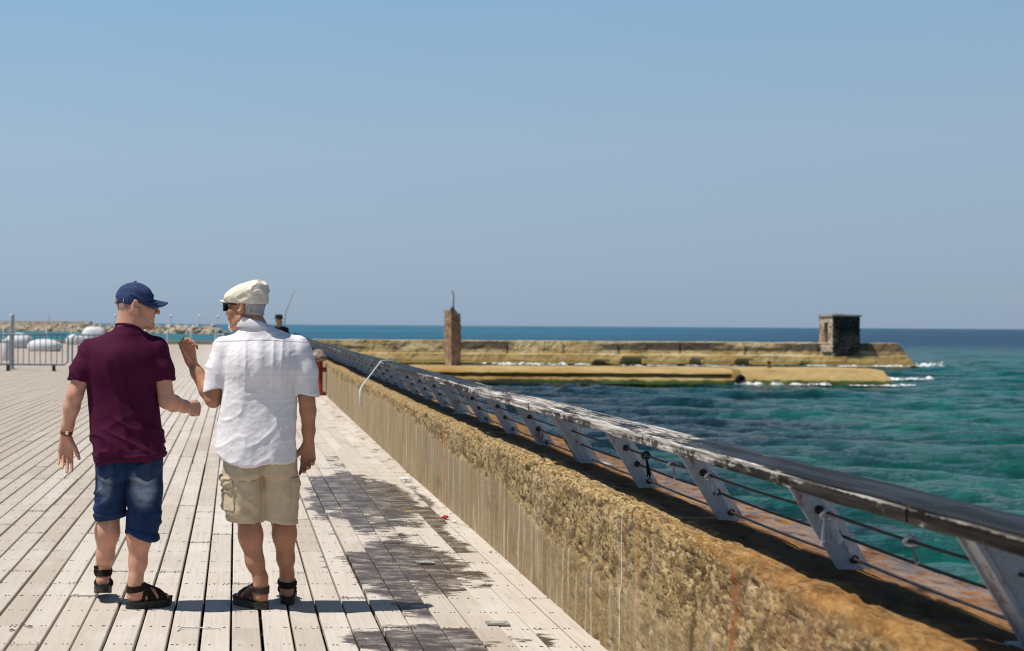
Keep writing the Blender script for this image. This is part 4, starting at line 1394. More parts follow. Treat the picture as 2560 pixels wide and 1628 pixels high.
class Frame:
    def __init__(s, o, fwd, up=(0, 0, 1), sc=1.0):
        s.o = np.array(o, float)
        s.f = unit(fwd)
        s.r = unit(np.cross(s.f, up))
        s.u = np.cross(s.r, s.f)
        s.sc = sc
    def __call__(s, a, b, c):
        return s.o + s.sc * (s.r * a + s.f * b + s.u * c)
    def M(s):
        return np.stack([s.r, s.f, s.u])
    def loc(s, V):
        D = np.asarray(V) - s.o
        return np.stack([D @ s.r, D @ s.f, D @ s.u], 1) / s.sc
    def loc3(s, x, y, z):
        dx, dy, dz = x - s.o[0], y - s.o[1], z - s.o[2]
        return [(dx * v[0] + dy * v[1] + dz * v[2]) / s.sc for v in (s.r, s.f, s.u)]

def hand(fd, wrist, f, n, w, curls, thumb=(0.5, 0.75, 0.35), sc=1.0, spread=0.10):
    """f finger direction, n palm normal, w towards the thumb; curls per finger (3 joint angles in degrees)"""
    f = unit(f); n = unit(np.array(n) - f * np.dot(n, f)); w0 = np.array(w, float)
    w = unit(w0 - f * np.dot(w0, f) - n * np.dot(w0, n))
    wrist = np.array(wrist, float)
    offs = [0.030, 0.0105, -0.0095, -0.028]
    ml_ = [0.088, 0.090, 0.085, 0.076]
    seg = [(0.043, 0.026, 0.021), (0.047, 0.030, 0.022), (0.043, 0.028, 0.021), (0.034, 0.021, 0.019)]
    rad = [0.0100, 0.0103, 0.0097, 0.0086]
    for i in range(4):
        kn = wrist + sc * (f * ml_[i] + w * offs[i])
        fd.add(rc(wrist + sc * (w * offs[i] * 0.45 + f * 0.004), kn, 0.0185 * sc, 0.0128 * sc, (n, 0.80)), 0.012)
        ang = 0.0
        d0 = unit(f + w * offs[i] / 0.03 * spread)
        p = kn
        for j in range(3):
            ang += R(curls[i][j])
            d = d0 * math.cos(ang) + n * math.sin(ang)
            q = p + sc * d * seg[i][j]
            fd.add(rc(p, q, sc * rad[i] * (1 - 0.09 * j), sc * rad[i] * (0.93 - 0.09 * j)), 0.004)
            p = q
    b = wrist + sc * (f * 0.016 + w * 0.020 + n * 0.006)
    d1 = unit(w * thumb[0] + f * thumb[1] + n * thumb[2])
    p1 = b + sc * d1 * 0.050
    fd.add(rc(b, p1, 0.0185 * sc, 0.0135 * sc), 0.014)
    d2 = unit(d1 + f * 0.35)
    p2 = p1 + sc * d2 * 0.033
    fd.add(rc(p1, p2, 0.0122 * sc, 0.0112 * sc), 0.005)
    d3 = unit(d2 + f * 0.2 - n * 0.05)
    fd.add(rc(p2, p2 + sc * d3 * 0.026, 0.0112 * sc, 0.0088 * sc), 0.004)

def foot(fd, F, leg, side):
    """F frame at the heel on top of the sole; side +1 when the big toe is on the frame's right"""
    k = 0.018
    fd.add(rc(F(0, 0.030, 0.036), F(0, 0.046, 0.095), 0.033, 0.036), k)
    fd.add(rc(F(0, 0.046, 0.095), leg, 0.037, 0.038), k)
    fd.add(rc(F(0, 0.055, 0.070), F(0.006 * side, 0.165, 0.034), 0.036, 0.024), k)
    fd.add(rc(F(-0.004 * side, 0.035, 0.028), F(-0.012 * side, 0.17, 0.020), 0.029, 0.021), k)
    fd.add(rc(F(-0.026, 0.172, 0.020), F(0.026, 0.182, 0.022), 0.021, 0.021), k)
    for q in (-1, 1):
        fd.add(rc(F(0.030 * q, 0.046, 0.085), F(0.031 * q, 0.048, 0.090), 0.013), 0.012)
    for i, (x, l, r) in enumerate(((0.031, 0.052, 0.0135), (0.012, 0.050, 0.0105), (-0.004, 0.044, 0.010), (-0.018, 0.036, 0.0095), (-0.031, 0.026, 0.009))):
        fd.add(rc(F(x * side, 0.190, 0.017), F(x * side * 1.05, 0.192 + l, 0.012), r, r * 0.88), 0.006)

def head(fd, H, nose_sc=1.0):
    """head in frame H (right, forward, up) around the point between the ears"""
    M = H.M()
    fd.add(ell(H(0, -0.012, 0.042), (0.077, 0.096, 0.086), M), 0.0)
    fd.add(ell(H(0, 0.030, -0.030), (0.062, 0.066, 0.088), M), 0.03)
    fd.add(ell(H(0, 0.040, -0.078), (0.050, 0.052, 0.038), M), 0.02)
    for q in (-1, 1):
        fd.add(rc(H(0.058 * q, 0.000, -0.058), H(0.018 * q, 0.078, -0.096), 0.017, 0.019), 0.02)      # jaw line
        fd.add(ell(H(0.047 * q, 0.066, -0.018), (0.022, 0.026, 0.020), M), 0.02)                      # cheek bone
        fd.add(ell(H(0.036 * q, 0.078, -0.048), (0.022, 0.020, 0.024), M), 0.02)                      # cheek
        fd.add(rc(H(0.012 * q, 0.090, 0.024), H(0.048 * q, 0.076, 0.024), 0.0095, 0.009), 0.012)       # brow
    fd.add(rc(H(0, 0.086, -0.104), H(0, 0.088, -0.098), 0.018), 0.016)                                # chin
    for q in (-1, 1):
        fd.add(ell(H(0.032 * q, 0.106, 0.010), (0.018, 0.016, 0.011), M), 0.010, sub=True)            # eye socket
        fd.add(ell(H(0.031 * q, 0.083, 0.009), (0.014, 0.013, 0.013), M), 0.003)                      # eye
    fd.add(rc(H(0, 0.097, 0.018), H(0, 0.120 * nose_sc, -0.026), 0.0085, 0.0125), 0.010)              # nose
    for q in (-1, 1):
        fd.add(ell(H(0.012 * q, 0.108, -0.029), (0.009, 0.011, 0.008), M), 0.006)
    fd.add(rc(H(-0.019, 0.094, -0.056), H(0.019, 0.094, -0.056), 0.0065), 0.008)                      # lips
    fd.add(rc(H(-0.017, 0.092, -0.070), H(0.017, 0.092, -0.070), 0.0070), 0.008)
    fd.add(rc(H(-0.024, 0.104, -0.0630), H(0.024, 0.104, -0.0630), 0.0035), 0.003, sub=True)
    for q in (-1, 1):
        ax = np.stack([unit(H.r * 0.92 * q - H.f * 0.38), unit(H.f * 0.92 + H.r * 0.38 * q), H.u])
        fd.add(ell(H(0.082 * q, -0.018, 0.000), (0.0125, 0.023, 0.036), ax), 0.006)                    # ear
        fd.add(ell(H(0.096 * q, -0.012, 0.004), (0.011, 0.013, 0.022), ax), 0.003, sub=True)
        fd.add(ell(H(0.093 * q, -0.004, -0.004), (0.012, 0.005, 0.009), ax), 0.002, sub=True)
        fd.add(rc(H(0.077 * q, -0.006, -0.027), H(0.077 * q, -0.006, -0.022), 0.008), 0.006)

def calf(fd, leg):
    """twin calf muscle, heel cord and hollow of the knee on a leg chain"""
    p = [np.array(q, float) for q in leg[0]]
    c, lw, an = p[3], p[4], p[5]
    for q, dz in ((-1, 0.0), (1, 0.018)):
        fd.add(ell(c + np.array([0.024 * q, -0.022, 0.005 + dz]), (0.030, 0.038, 0.075)), 0.03)
    fd.add(rc(lw + np.array([0, -0.026, 0]), an + np.array([0, -0.022, -0.02]), 0.017, 0.014), 0.02)
    k = p[2]
    for q in (-1, 1):
        fd.add(rc(k + np.array([0.033 * q, -0.034, 0.05]), k + np.array([0.028 * q, -0.032, -0.06]), 0.012, 0.012), 0.025)

def skin_mat(name, base, red, dark, freckle=0.0):
    m = Mat(name, base, 0.5, 0.32)
    P = m.oc()
    c = m.mix(m.rng(m.noise(P, 9, 4, 0.6), 0.35, 0.7, 0.0, 0.7), base, red)
    c = m.mix(m.rng(m.noise(P, 34, 3, 0.6), 0.5, 0.75, 0.0, 0.35), c, dark)
    if freckle:
        c = m.mix(m.rng(m.noise(P, 120, 2, 0.6), 0.66, 0.72, 0.0, freckle), c, dark)
    m.set('Base Color', c)
    m.set('Subsurface Weight', 0.12)
    m.set('Subsurface Radius', (0.012, 0.005, 0.003))
    blot = m.noise(m.mapv(P, (22, 22, 9)), 1.0, 4, 0.65)
    c = m.mix(m.rng(blot, 0.48, 0.66, 0.0, 0.7), c, red)
    c = m.mix(m.rng(m.noise(m.mapv(P, (11, 11, 5), (4, 2, 7)), 1.0, 4, 0.65), 0.54, 0.68, 0.0, 0.45), c, dark)
    m.set('Base Color', c)
    vein = m.math('ABSOLUTE', m.math('SUBTRACT', m.noise(m.mapv(P, (16, 16, 6)), 1.0, 2, 0.5, 0.4), 0.5))
    m.bump(m.math('ADD', m.math('MULTIPLY', m.noise(P, 230, 3, 0.6), 0.5), m.math('MULTIPLY', blot, 0.8)), 0.22, 0.004)
    return m

def patch(name, V, F, sel, mat, parent, t=0.004, grow=0.001):
    """piece of cloth sewn on a garment: the garment's own faces lifted by t"""
    N = vnormals(V, F)
    C = V[F].mean(1)
    CN = N[F].mean(1)
    keep = sel(C, CN)
    f = F[keep]
    if len(f) == 0: return None
    used = np.unique(f)
    mp = np.full(len(V), -1); mp[used] = np.arange(len(used))
    n = len(used)
    top, bot = V[used] + N[used] * t, V[used] - N[used] * 0.002
    f = mp[f]
    e = np.concatenate([f[:, [0, 1]], f[:, [1, 2]], f[:, [2, 3]], f[:, [3, 0]]])
    key = e[:, 0].astype(np.int64) * n + e[:, 1]
    rev = e[:, 1].astype(np.int64) * n + e[:, 0]
    bd = e[~np.isin(key, rev)]
    sides = np.stack([bd[:, 0], bd[:, 0] + n, bd[:, 1] + n, bd[:, 1]], 1)
    W = np.concatenate([top, bot])
    return obj_np(name, W, np.concatenate([f, sides]), mat, parent)

def sandal(root, footfd, F, mat_strap, mat_sole, label, tab, side):
    e = bpy.data.objects.new('sandal', None)
    e.empty_display_size = 0.05
    link(e, root)
    if label: e['label'] = label
    d = footfd.d
    x, y, z = footfd.grid()
    a, b, c = F.loc3(x, y, z)
    sl = lambda v, lo, hi: np.maximum(lo - v, v - hi)
    heel = np.maximum(sl(c - 0.12 * b, 0.050, 0.085), b - 0.10)
    heel = np.maximum(heel, b - 0.2)
    inst_ = np.maximum(sl(b + 0.55 * c, 0.112, 0.160), c - 0.100)
    toe = np.maximum(sl(b + 0.15 * c, 0.165, 0.215), 0.0 * a - 1)
    strut = np.maximum(sl(b - 0.25 * c, 0.062, 0.082), c - 0.085)
    back = np.maximum(np.maximum(sl(b, -0.05, 0.012), c - 0.035), 0 * a - 1)
    long_ = np.maximum(np.maximum(np.maximum(sl(np.abs(a + 0.0), 0.0, 0.013), sl(b, 0.09, 0.20)), 0.03 - c), c - 0.10)
    side_ = np.maximum(np.maximum(c - 0.042 - 0.0 * a, 0.0 * a - 1), sl(b, 0.115, 0.20)) * 0 + 1
    for nm, bd, off in (('heel_strap', np.minimum(heel, 1), 0.0075), ('instep_strap', np.minimum(inst_, long_), 0.0085), ('toe_strap', toe, 0.0070), ('side_strap', strut, 0.0062)):
        dd = np.maximum(d - off, bd).astype(np.float32)
        dd = np.maximum(dd, -(d + 0.004))
        V, Fq = surfnets(dd, footfd.lo, footfd.h)
        if len(V): obj_np(nm, relax(V, Fq, 1), Fq, mat_strap, e)
    if tab is not None:
        p = F(*tab)
        mbx = MB().box((0, 0, 0), (0.022, 0.030, 0.020), rot=np.stack([F.r, F.f, F.u], 1))
        o = mbx.obj('strap_tab', mat_strap, e, False, p)
    # sole
    ts = np.linspace(0, 1, 40)
    L0, L1 = -0.012, 0.262
    def wid(t):
        return np.interp(t, [0, 0.03, 0.10, 0.25, 0.42, 0.62, 0.75, 0.88, 0.96, 1.0], [0.006, 0.022, 0.036, 0.039, 0.036, 0.044, 0.050, 0.045, 0.028, 0.006])
    V, Q = [], []
    lev = [(-0.034, 0.93), (-0.030, 1.0), (-0.018, 0.985), (-0.014, 1.0), (-0.006, 1.0), (0.004, 1.04), (0.0035, 0.9)]
    out = [(wid(t), L0 + (L1 - L0) * t) for t in ts] + [(-wid(t), L0 + (L1 - L0) * t) for t in ts[::-1]]
    n = len(out)
    for (cz, s_) in lev:
        for k, (wx, ly) in enumerate(out):
            tt = (ly - L0) / (L1 - L0)
            up = 0.010 * max(0, (tt - 0.8) / 0.2) ** 2 + (0.004 * math.sin(k * 1.9) if -0.03 < cz < -0.02 else 0)
            shift = -0.006 * side * math.sin(math.pi * tt)
            V.append(F(wx * s_ + shift, (ly - 0.12) * (0.5 + s_ * 0.5) + 0.12, cz + up))
    for i in range(len(lev) - 1):
        for k in range(n):
            k2 = (k + 1) % n
            Q.append((i * n + k, i * n + k2, (i + 1) * n + k2, (i + 1) * n + k))
    mb = MB().add(V, Q)
    h = n // 2
    for base, rv in ((0, True), ((len(lev) - 1) * n, False)):
        for k in range(h - 1):
            q = (base + k, base + k + 1, base + n - 2 - k, base + n - 1 - k)
            mb.f.append(tuple(reversed(q)) if rv else q); mb.m.append(0)
    mb.obj('sole', mat_sole, e, False)
    return e

# ------------------------------------------------------------------ cloth, leather, hair
def cloth(name, c1, c2, scale=8.0, weave=420.0, rough=0.9, wv=0.25, sheen=0.15):
    m = Mat(name, c1, rough, 0.15)
    P = m.oc()
    m.c = m.mix(m.rng(m.noise(P, scale, 4, 0.6), 0.35, 0.65), c1, c2)
    m.set('Base Color', m.c)
    pass
    m.bump(m.math('ADD', m.noise(m.mapv(P, (weave, weave, weave * 0.3)), 1.0, 2, 0.5), m.math('MULTIPLY', m.noise(P, 28, 3, 0.6), 0.7)), wv, 0.004)
    return m
mk = cloth('maroon_jersey', (0.064, 0.0050, 0.030), (0.055, 0.0042, 0.026), 12, 500, 0.85, 0.2, 0.25)
MT['maroon'] = mk.m
# linen with thin paler woven stripes and a yoke seam
ml2 = cloth('white_linen', (0.78, 0.74, 0.765), (0.82, 0.785, 0.80), 22, 300, 0.92, 0.4, 0.1)
P = ml2.oc(); x, y, z = ml2.xyz(P)[0:3]
zw = ml2.math('ADD', z, ml2.math('MULTIPLY', ml2.noise(P, 7, 2, 0.5), 0.012))
ph = ml2.math('FRACT', ml2.math('DIVIDE', zw, 0.123))
st = 0.0
for c0 in (0.10, 0.16, 0.33, 0.39):
    q = ml2.rng(ml2.math('ABSOLUTE', ml2.math('SUBTRACT', ph, c0)), 0.022, 0.008)
    st = q if isinstance(st, float) else ml2.math('MAXIMUM', st, q)
c = ml2.mix(ml2.math('MULTIPLY', st, 0.75), ml2.c, (0.90, 0.885, 0.89))
seam = ml2.math('MULTIPLY', ml2.rng(ml2.math('ABSOLUTE', ml2.math('SUBTRACT', z, ml2.math('ADD', 1.437, ml2.math('MULTIPLY', ml2.math('ABSOLUTE', x), -0.05)))), 0.005, 0.0015), ml2.rng(y, -0.01, -0.04))
c = ml2.mix(ml2.math('MULTIPLY', seam, 0.7), c, (0.27, 0.25, 0.30))
ml2.set('Base Color', c)
MT['linen'] = ml2.m
# worn dark denim, bleached where the thighs rub
md = cloth('dark_denim', (0.010, 0.026, 0.075), (0.016, 0.040, 0.105), 16, 380, 0.9, 0.35, 0.05)
P = md.oc()
fade_ = md.math('MAXIMUM', md.ell(P, (0.105, -0.13, 0.645), (0.062, 0.09, 0.085), 0.6), md.math('MULTIPLY', md.ell(P, (-0.115, -0.11, 0.66), (0.045, 0.09, 0.085), 0.6), 0.75))
fade_ = md.math('MAXIMUM', fade_, md.math('MULTIPLY', md.ell(P, (-0.12, -0.12, 0.755), (0.04, 0.09, 0.04), 0.6), 0.5))
fade_ = md.math('MULTIPLY', fade_, md.rng(md.noise(md.mapv(P, (14, 14, 34)), 1.0, 4, 0.6), 0.25, 0.65, 0.35, 1.0))
md.set('Base Color', md.mix(md.math('MULTIPLY', fade_, 0.95), md.c, (0.30, 0.35, 0.45)))
MT['denim'] = md.m
MT['denim_patch'] = cloth('denim_pocket', (0.012, 0.028, 0.075), (0.026, 0.05, 0.11), 18, 380, 0.9, 0.35, 0.05).m
MT['khaki'] = cloth('khaki_cotton', (0.56, 0.455, 0.32), (0.52, 0.415, 0.285), 14, 420, 0.88, 0.25, 0.1).m
MT['navy'] = cloth('navy_cotton', (0.032, 0.050, 0.125), (0.042, 0.064, 0.15), 18, 400, 0.85, 0.25, 0.25).m
MT['cream'] = cloth('cream_cotton', (0.72, 0.655, 0.53), (0.78, 0.72, 0.60), 16, 380, 0.9, 0.3, 0.1).m
MT['strap_black'] = cloth('black_webbing', (0.012, 0.009, 0.008), (0.022, 0.015, 0.012), 30, 500, 0.8, 0.4, 0.05).m
MT['strap_brown'] = mottled('dark_brown_leather', (0.030, 0.013, 0.012), (0.05, 0.023, 0.02), 25, 0.5, 0.4, 0.2, 0.003)
MT['sole'] = mottled('black_rubber_sole', (0.018, 0.018, 0.017), (0.035, 0.035, 0.032), 30, 0.65, 0.35, 0.3, 0.004)
MT['watch_leather'] = mottled('tan_watch_leather', (0.20, 0.045, 0.015), (0.10, 0.022, 0.010), 40, 0.35, 0.5, 0.1, 0.002)
MT['steel_bright'] = Mat('bright_metal', (0.7, 0.68, 0.62), 0.3, 0.5, 1.0).m
MT['brass'] = Mat('brass', (0.62, 0.45, 0.22), 0.35, 0.5, 1.0).m
MT['lens'] = Mat('black_lens', (0.006, 0.006, 0.007), 0.12, 0.5).m
MT['glass_frame'] = Mat('black_plastic', (0.010, 0.010, 0.011), 0.3, 0.5).m
def hair_mat(name, c1, c2):
    m = Mat(name, c1, 0.6, 0.35)
    st = m.noise(m.mapv(m.oc(), (330, 330, 38)), 1.0, 3, 0.6, 0.3)
    m.set('Base Color', m.mix(m.rng(st, 0.38, 0.62), c1, c2))
    m.bump(st, 0.8, 0.004)
    return m.m
MT['hair_grey'] = hair_mat('grey_hair', (0.27, 0.265, 0.27), (0.54, 0.53, 0.535))
MT['beard_white'] = mottled('white_beard', (0.74, 0.71, 0.68), (0.52, 0.48, 0.45), 90, 0.8, 0.2, 0.8, 0.004, 200)
MT['stubble'] = mottled('shaved_hair', (0.36, 0.235, 0.185), (0.26, 0.175, 0.145), 110, 0.75, 0.2, 0.4, 0.002, 300)
MT['lining'] = mottled('dark_cap_lining', (0.012, 0.013, 0.018), (0.02, 0.02, 0.026), 20, 0.9)

def folds(V, F, fn):
    N = vnormals(V, F)
    return V + N * fn(V, N)[:, None]

# ================================================================== the man in maroon
def man_left():
    root = empty('person', (-0.583, 7.50, 0))
    tag(root, 'man in maroon T-shirt, denim shorts and navy cap, head turned right, walking away', 'person', 'two men strolling side by side')
    skin = skin_mat('fair_skin', (0.58, 0.325, 0.225), (0.58, 0.25, 0.165), (0.42, 0.20, 0.125)).m
    h = 0.0042
    H = Frame((0.052, 0.02, 1.612), (0.975, 0.20, -0.05))
    FR = Frame((0.022, -0.045, 0.034), (0.87, 0.50, 0.0))
    FL = Frame((-0.127, 0.105, 0.092), (-0.06, 0.975, -0.205))
    ankR, ankL = FR(0, 0.046, 0.13), FL(0, 0.046, 0.13)
    legR = ([(0.095, 0.0, 0.90), (0.092, 0.005, 0.70), (0.085, 0.02, 0.49), (0.079, -0.014, 0.375), (0.072, -0.012, 0.24), ankR], [0.09, 0.080, 0.058, 0.063, 0.046, 0.037])
    legL = ([(-0.07, 0.0, 0.90), (-0.075, 0.04, 0.70), (-0.090, 0.075, 0.50), (-0.099, 0.062, 0.39), (-0.112, 0.085, 0.26), ankL], [0.09, 0.080, 0.057, 0.062, 0.046, 0.037])
    fd = Field((-0.46, -0.24, -0.01), (0.50, 0.50, 1.76), h)
    head(fd, H)
    chain(fd, [(0.035, 0.0, 1.56), (0.020, -0.004, 1.50), (-0.002, 0.0, 1.42)], [0.056, 0.060, 0.075], 0.03)
    fd.add(rc((0.002, -0.012, 1.600), (-0.002, -0.016, 1.45), 0.044, 0.052), 0.025)
    fd.add(loft([(0.80, 0.015, 0, 0.15, 0.10), (0.95, 0.01, 0, 0.15, 0.10), (1.10, -0.01, 0, 0.155, 0.10), (1.28, -0.018, 0, 0.165, 0.10), (1.38, -0.015, 0, 0.15, 0.085), (1.43, -0.01, 0, 0.09, 0.06)]), 0.03)
    for l in (legR, legL):
        chain(fd, *l, k=0.03)
        calf(fd, l)
    foot(fd, FR, ankR, -1); foot(fd, FL, ankL, 1)
    aL = ([(-0.190, 0, 1.365), (-0.232, -0.025, 1.24), (-0.268, -0.045, 1.135), (-0.286, -0.030, 1.07), (-0.310, 0.0, 0.97), (-0.321, 0.015, 0.915)], [0.055, 0.048, 0.042, 0.0425, 0.032, 0.0265])
    aR = ([(0.160, 0, 1.375), (0.195, -0.015, 1.24), (0.222, -0.035, 1.110), (0.255, 0.025, 1.092), (0.310, 0.115, 1.070), (0.332, 0.155, 1.062)], [0.055, 0.049, 0.043, 0.0435, 0.033, 0.0275])
    chain(fd, *aL, k=0.02); chain(fd, *aR, k=0.02)
    hand(fd, (-0.322, 0.018, 0.908), (-0.02, 0.06, -1), (0.05, -1, 0.0), (1, 0, 0), [(8, 12, 8), (14, 20, 12), (20, 26, 16), (18, 24, 12)], (0.58, 0.80, 0.25), 1.04, 0.07)
    hand(fd, (0.336, 0.163, 1.060), (0.55, 0.80, -0.12), (-0.78, 0.50, -0.2), (0.15, 0.05, 1), [(62, 80, 45), (70, 85, 50), (72, 85, 50), (74, 85, 50)], (0.30, 0.85, 0.25), 1.02, 0.02)
    V, F = fd.net(1)
    obj_np('body', V, F, skin, root)
    # shaved hair below the cap
    hf = Field(H.o - 0.16, H.o + 0.16, 0.004)
    hf.add(ell(H(0, -0.012, 0.042), (0.0785, 0.0975, 0.0875), H.M()))
    hf.add(rc((0.002, -0.012, 1.605), (0.002, -0.014, 1.52), 0.0455, 0.046), 0.025)
    a, b, c = H.loc3(*hf.grid())
    hf.d = np.maximum(hf.d, np.maximum(np.maximum(b + 0.030 + 0.35 * c, c - 0.05), -0.045 - c - 0.15 * b)).astype(np.float32)
    V, F = hf.net(1)
    obj_np('hair', V, F, MT['stubble'], root)

    # T-shirt
    g = 0.0055
    sh = Field((-0.36, -0.22, 0.74), (0.32, 0.22, 1.58), g)
    sec = [(0.74, 0.030, -0.010, 0.192, 0.156), (0.90, 0.012, -0.008, 0.187, 0.146), (1.0, 0.0, -0.003, 0.184, 0.130), (1.1, -0.012, 0, 0.189, 0.126), (1.2, -0.017, 0, 0.196, 0.126), (1.29, -0.02, -0.002, 0.196, 0.124), (1.36, -0.017, -0.004, 0.180, 0.112), (1.42, -0.01, -0.004, 0.135, 0.092), (1.455, 0.0, -0.003, 0.09, 0.075)]
    sh.add(loft(sec, 2.35))
    sh.add(rc((0.005, -0.006, 1.435), (-0.175, 0, 1.368), 0.072, 0.068), 0.04)
    sh.add(rc((0.010, -0.006, 1.435), (0.150, 0, 1.382), 0.072, 0.068), 0.04)
    sh.add(rc((0.015, -0.008, 1.46), (0.006, -0.006, 1.42), 0.070, 0.082), 0.03)
    sh.add(ell((-0.012, -0.040, 1.30), (0.165, 0.098, 0.13)), 0.06)       # shoulder blades
    slL = [(-0.188, 0, 1.365), (-0.228, -0.02, 1.27), (-0.262, -0.036, 1.165)]
    slR = [(0.160, 0, 1.378), (0.190, -0.014, 1.27), (0.208, -0.022, 1.165)]
    sh.add(tubep(slL, [0.070, 0.064, 0.0625], None, ((-0.2545, -0.03, 1.208), (-0.15, -0.12, -0.98))), 0.022)
    sh.add(tubep(slR, [0.070, 0.065, 0.0635], None, ((0.2015, -0.02, 1.213), (0.06, -0.10, -0.98))), 0.022)
    sh.add(tubep([(-0.245, -0.03, 1.24), (-0.275, -0.045, 1.12)], [0.052, 0.054], ((-0.245, -0.03, 1.245), (0.2, 0, 1))), 0.0, sub=True)
    sh.add(tubep([(0.20, -0.018, 1.245), (0.214, -0.028, 1.12)], [0.053, 0.055], ((0.2, -0.018, 1.25), (0, 0, 1))), 0.0, sub=True)
    x, y, z = sh.grid()
    hem = 0.797 + 0.045 * x + 0.01 * np.sin(9 * x) + 0 * y
    sh.d = np.maximum(sh.d, hem - z)
    sh.add(loft([(q[0] - 0.0, q[1], q[2], q[3] - 0.012, q[4] - 0.012) for q in [(0.70, 0.030, -0.010, 0.192, 0.156), (0.86, 0.02, -0.009, 0.189, 0.150)]], 2.35), 0.0, sub=True)
    sh.add(rc((0.030, -0.0, 1.60), (0.014, -0.002, 1.515), 0.058), 0.0, sub=True)
    sh.add(loft([(1.38, 0.010, -0.004, 0.085, 0.080), (1.46, 0.012, -0.004, 0.072, 0.070), (1.53, 0.014, -0.004, 0.067, 0.066)], 2.0), 0.025)
    sh.d = np.maximum(sh.d, z - (1.494 - 0.25 * (y + 0.004) - 0.16 * (x - 0.016))).astype(np.float32)
    V, F = sh.net(1)
    def fn(V, N):
        x, y, z = V.T
        lo = sstep(1.15, 0.85, z)
        w = fbm(np.stack([x * 3 + 2, y * 3, z * 3], 1), 2, 9)
        v1 = ridge(np.stack([(x + 0.3 * (z - 1.1)) * 9, y * 5, z * 1.6 + w], 1), 2) ** 3
        v2 = ridge(np.stack([x * 5 + z * 4, y * 5, z * 11 - x * 5 + 2 * w], 1), 5) ** 3
        dgn = ridge(np.stack([x * 6, y * 6, (z + 0.5 * x) * 15 + w], 1), 7) ** 4
        slv = sstep(0.17, 0.22, np.abs(x + 0.02)) * sstep(1.18, 1.24, z)
        body = (1 - slv) * (0.017 * v1 * sstep(0.75, 1.0, z) + lo * 0.015 * v2 + 0.014 * dgn * lo) * sstep(1.44, 1.36, z)
        arm = slv * (0.010 * ridge(np.stack([z * 13 + x * 14, y * 4, x * 3], 1), 11) ** 2)
        hemb = 0.003 * sstep(0.030, 0.022, z - (0.797 + 0.045 * x))
        return body + arm + hemb - 0.002
    V = folds(V, F, fn)
    V = relax(V, F, 1)
    shirt = obj_np('shirt', V, F, MT['maroon'], root)
    ring = []
    for t in np.linspace(0, 2 * math.pi, 49):
        cx, cy = 0.014 + 0.0655 * math.cos(t), -0.004 + 0.064 * math.sin(t)
        ring.append((cx, cy, 1.496 - 0.016 * math.sin(t) - 0.16 * (cx - 0.016)))
    MB().tube(ring, 0.0095, 8, caps=False).obj('collar_rib', MT['maroon'], shirt, True)

    # denim shorts
    sf = Field((-0.24, -0.22, 0.34), (0.29, 0.22, 1.0), g)
    sf.add(loft([(0.70, 0.012, 0.0, 0.158, 0.120), (0.80, 0.025, 0.0, 0.172, 0.122), (0.90, 0.018, 0, 0.168, 0.116), (0.99, 0.01, 0, 0.155, 0.105)], 2.3))
    for S in (-0.055, 0.105):
        sf.add(ell((S, -0.062, 0.78), (0.080, 0.068, 0.09)), 0.05)
    sf.add(tubep([(-0.066, 0.0, 0.84), (-0.072, 0.03, 0.66), (-0.080, 0.062, 0.42)], [0.095, 0.085, 0.078], None, ((-0.08, 0.06, 0.472), (0.16, 0.05, -1))), 0.02)
    sf.add(tubep([(0.105, 0.0, 0.84), (0.108, -0.005, 0.62), (0.088, 0.002, 0.33)], [0.097, 0.092, 0.087], None, ((0.088, 0.0, 0.384), (-0.22, 0.02, -1))), 0.02)
    sf.add(tubep([(-0.079, 0.058, 0.53), (-0.081, 0.065, 0.38)], [0.069, 0.069], ((-0.08, 0.06, 0.53), (0, 0, 1))), 0.0, sub=True)
    sf.add(tubep([(0.090, 0.0, 0.44), (0.087, 0.003, 0.30)], [0.077, 0.077], ((0.09, 0, 0.44), (0, 0, 1))), 0.0, sub=True)
    V, F = sf.net(1)
    def fn(V, N):
        x, y, z = V.T
        w = fbm(V * 6, 2, 3)
        right = x > 0.015
        kb = np.where(right, sstep(0.60, 0.46, z), sstep(0.66, 0.55, z))
        bag = ridge(np.stack([x * 5, y * 5, z * 17 + np.where(right, x, -x) * 7 + 2 * w], 1), 4) ** 2
        thigh = ridge(np.stack([x * 6 + 3, y * 4, z * 9 - x * 9 + w], 1), 14) ** 3
        hz = np.where(right, 0.384 - 0.22 * (x - 0.088), 0.472 + 0.16 * (x + 0.08))
        cuff = 0.006 * sstep(0.032, 0.026, z - hz) - 0.003 * sstep(0.012, 0.0, np.abs(z - hz - 0.036))
        seat = -0.012 * np.exp(-((x - 0.022) / 0.016) ** 2) * sstep(0.9, 0.8, z) * sstep(0.66, 0.72, z) * (y < 0)
        return kb * 0.018 * bag + 0.013 * thigh * sstep(0.45, 0.6, z) * sstep(0.82, 0.72, z) + cuff + seat - 0.003
    V = folds(V, F, fn)
    V = relax(V, F, 1)
    shorts = obj_np('shorts', V, F, MT['denim'], root)
    def pocket(cx, w_, z0, z1, skew):
        def sel(C, N):
            zz = C[:, 2]
            xx = C[:, 0] - cx - skew * (zz - z0)
            low = z0 + 0.03 * np.abs(xx) / w_
            return (np.abs(xx) < w_) & (zz < z1 + 0.25 * xx * np.sign(cx)) & (zz > low) & (N[:, 1] < -0.1)
        return sel
    patch('back_pocket', V, F, pocket(0.125, 0.062, 0.685, 0.79, 0.05), MT['denim_patch'], shorts, 0.0035)
    patch('back_pocket', V, F, pocket(-0.095, 0.050, 0.695, 0.79, -0.05), MT['denim_patch'], shorts, 0.0035)

    # cap
    capf = Field(H.o - np.array([0.2, 0.2, 0.06]), H.o + np.array([0.24, 0.2, 0.18]), 0.004)
    capf.add(ell(H(0, -0.012, 0.034), (0.0845, 0.106, 0.097), H.M()))
    a, b, c = H.loc3(*capf.grid())
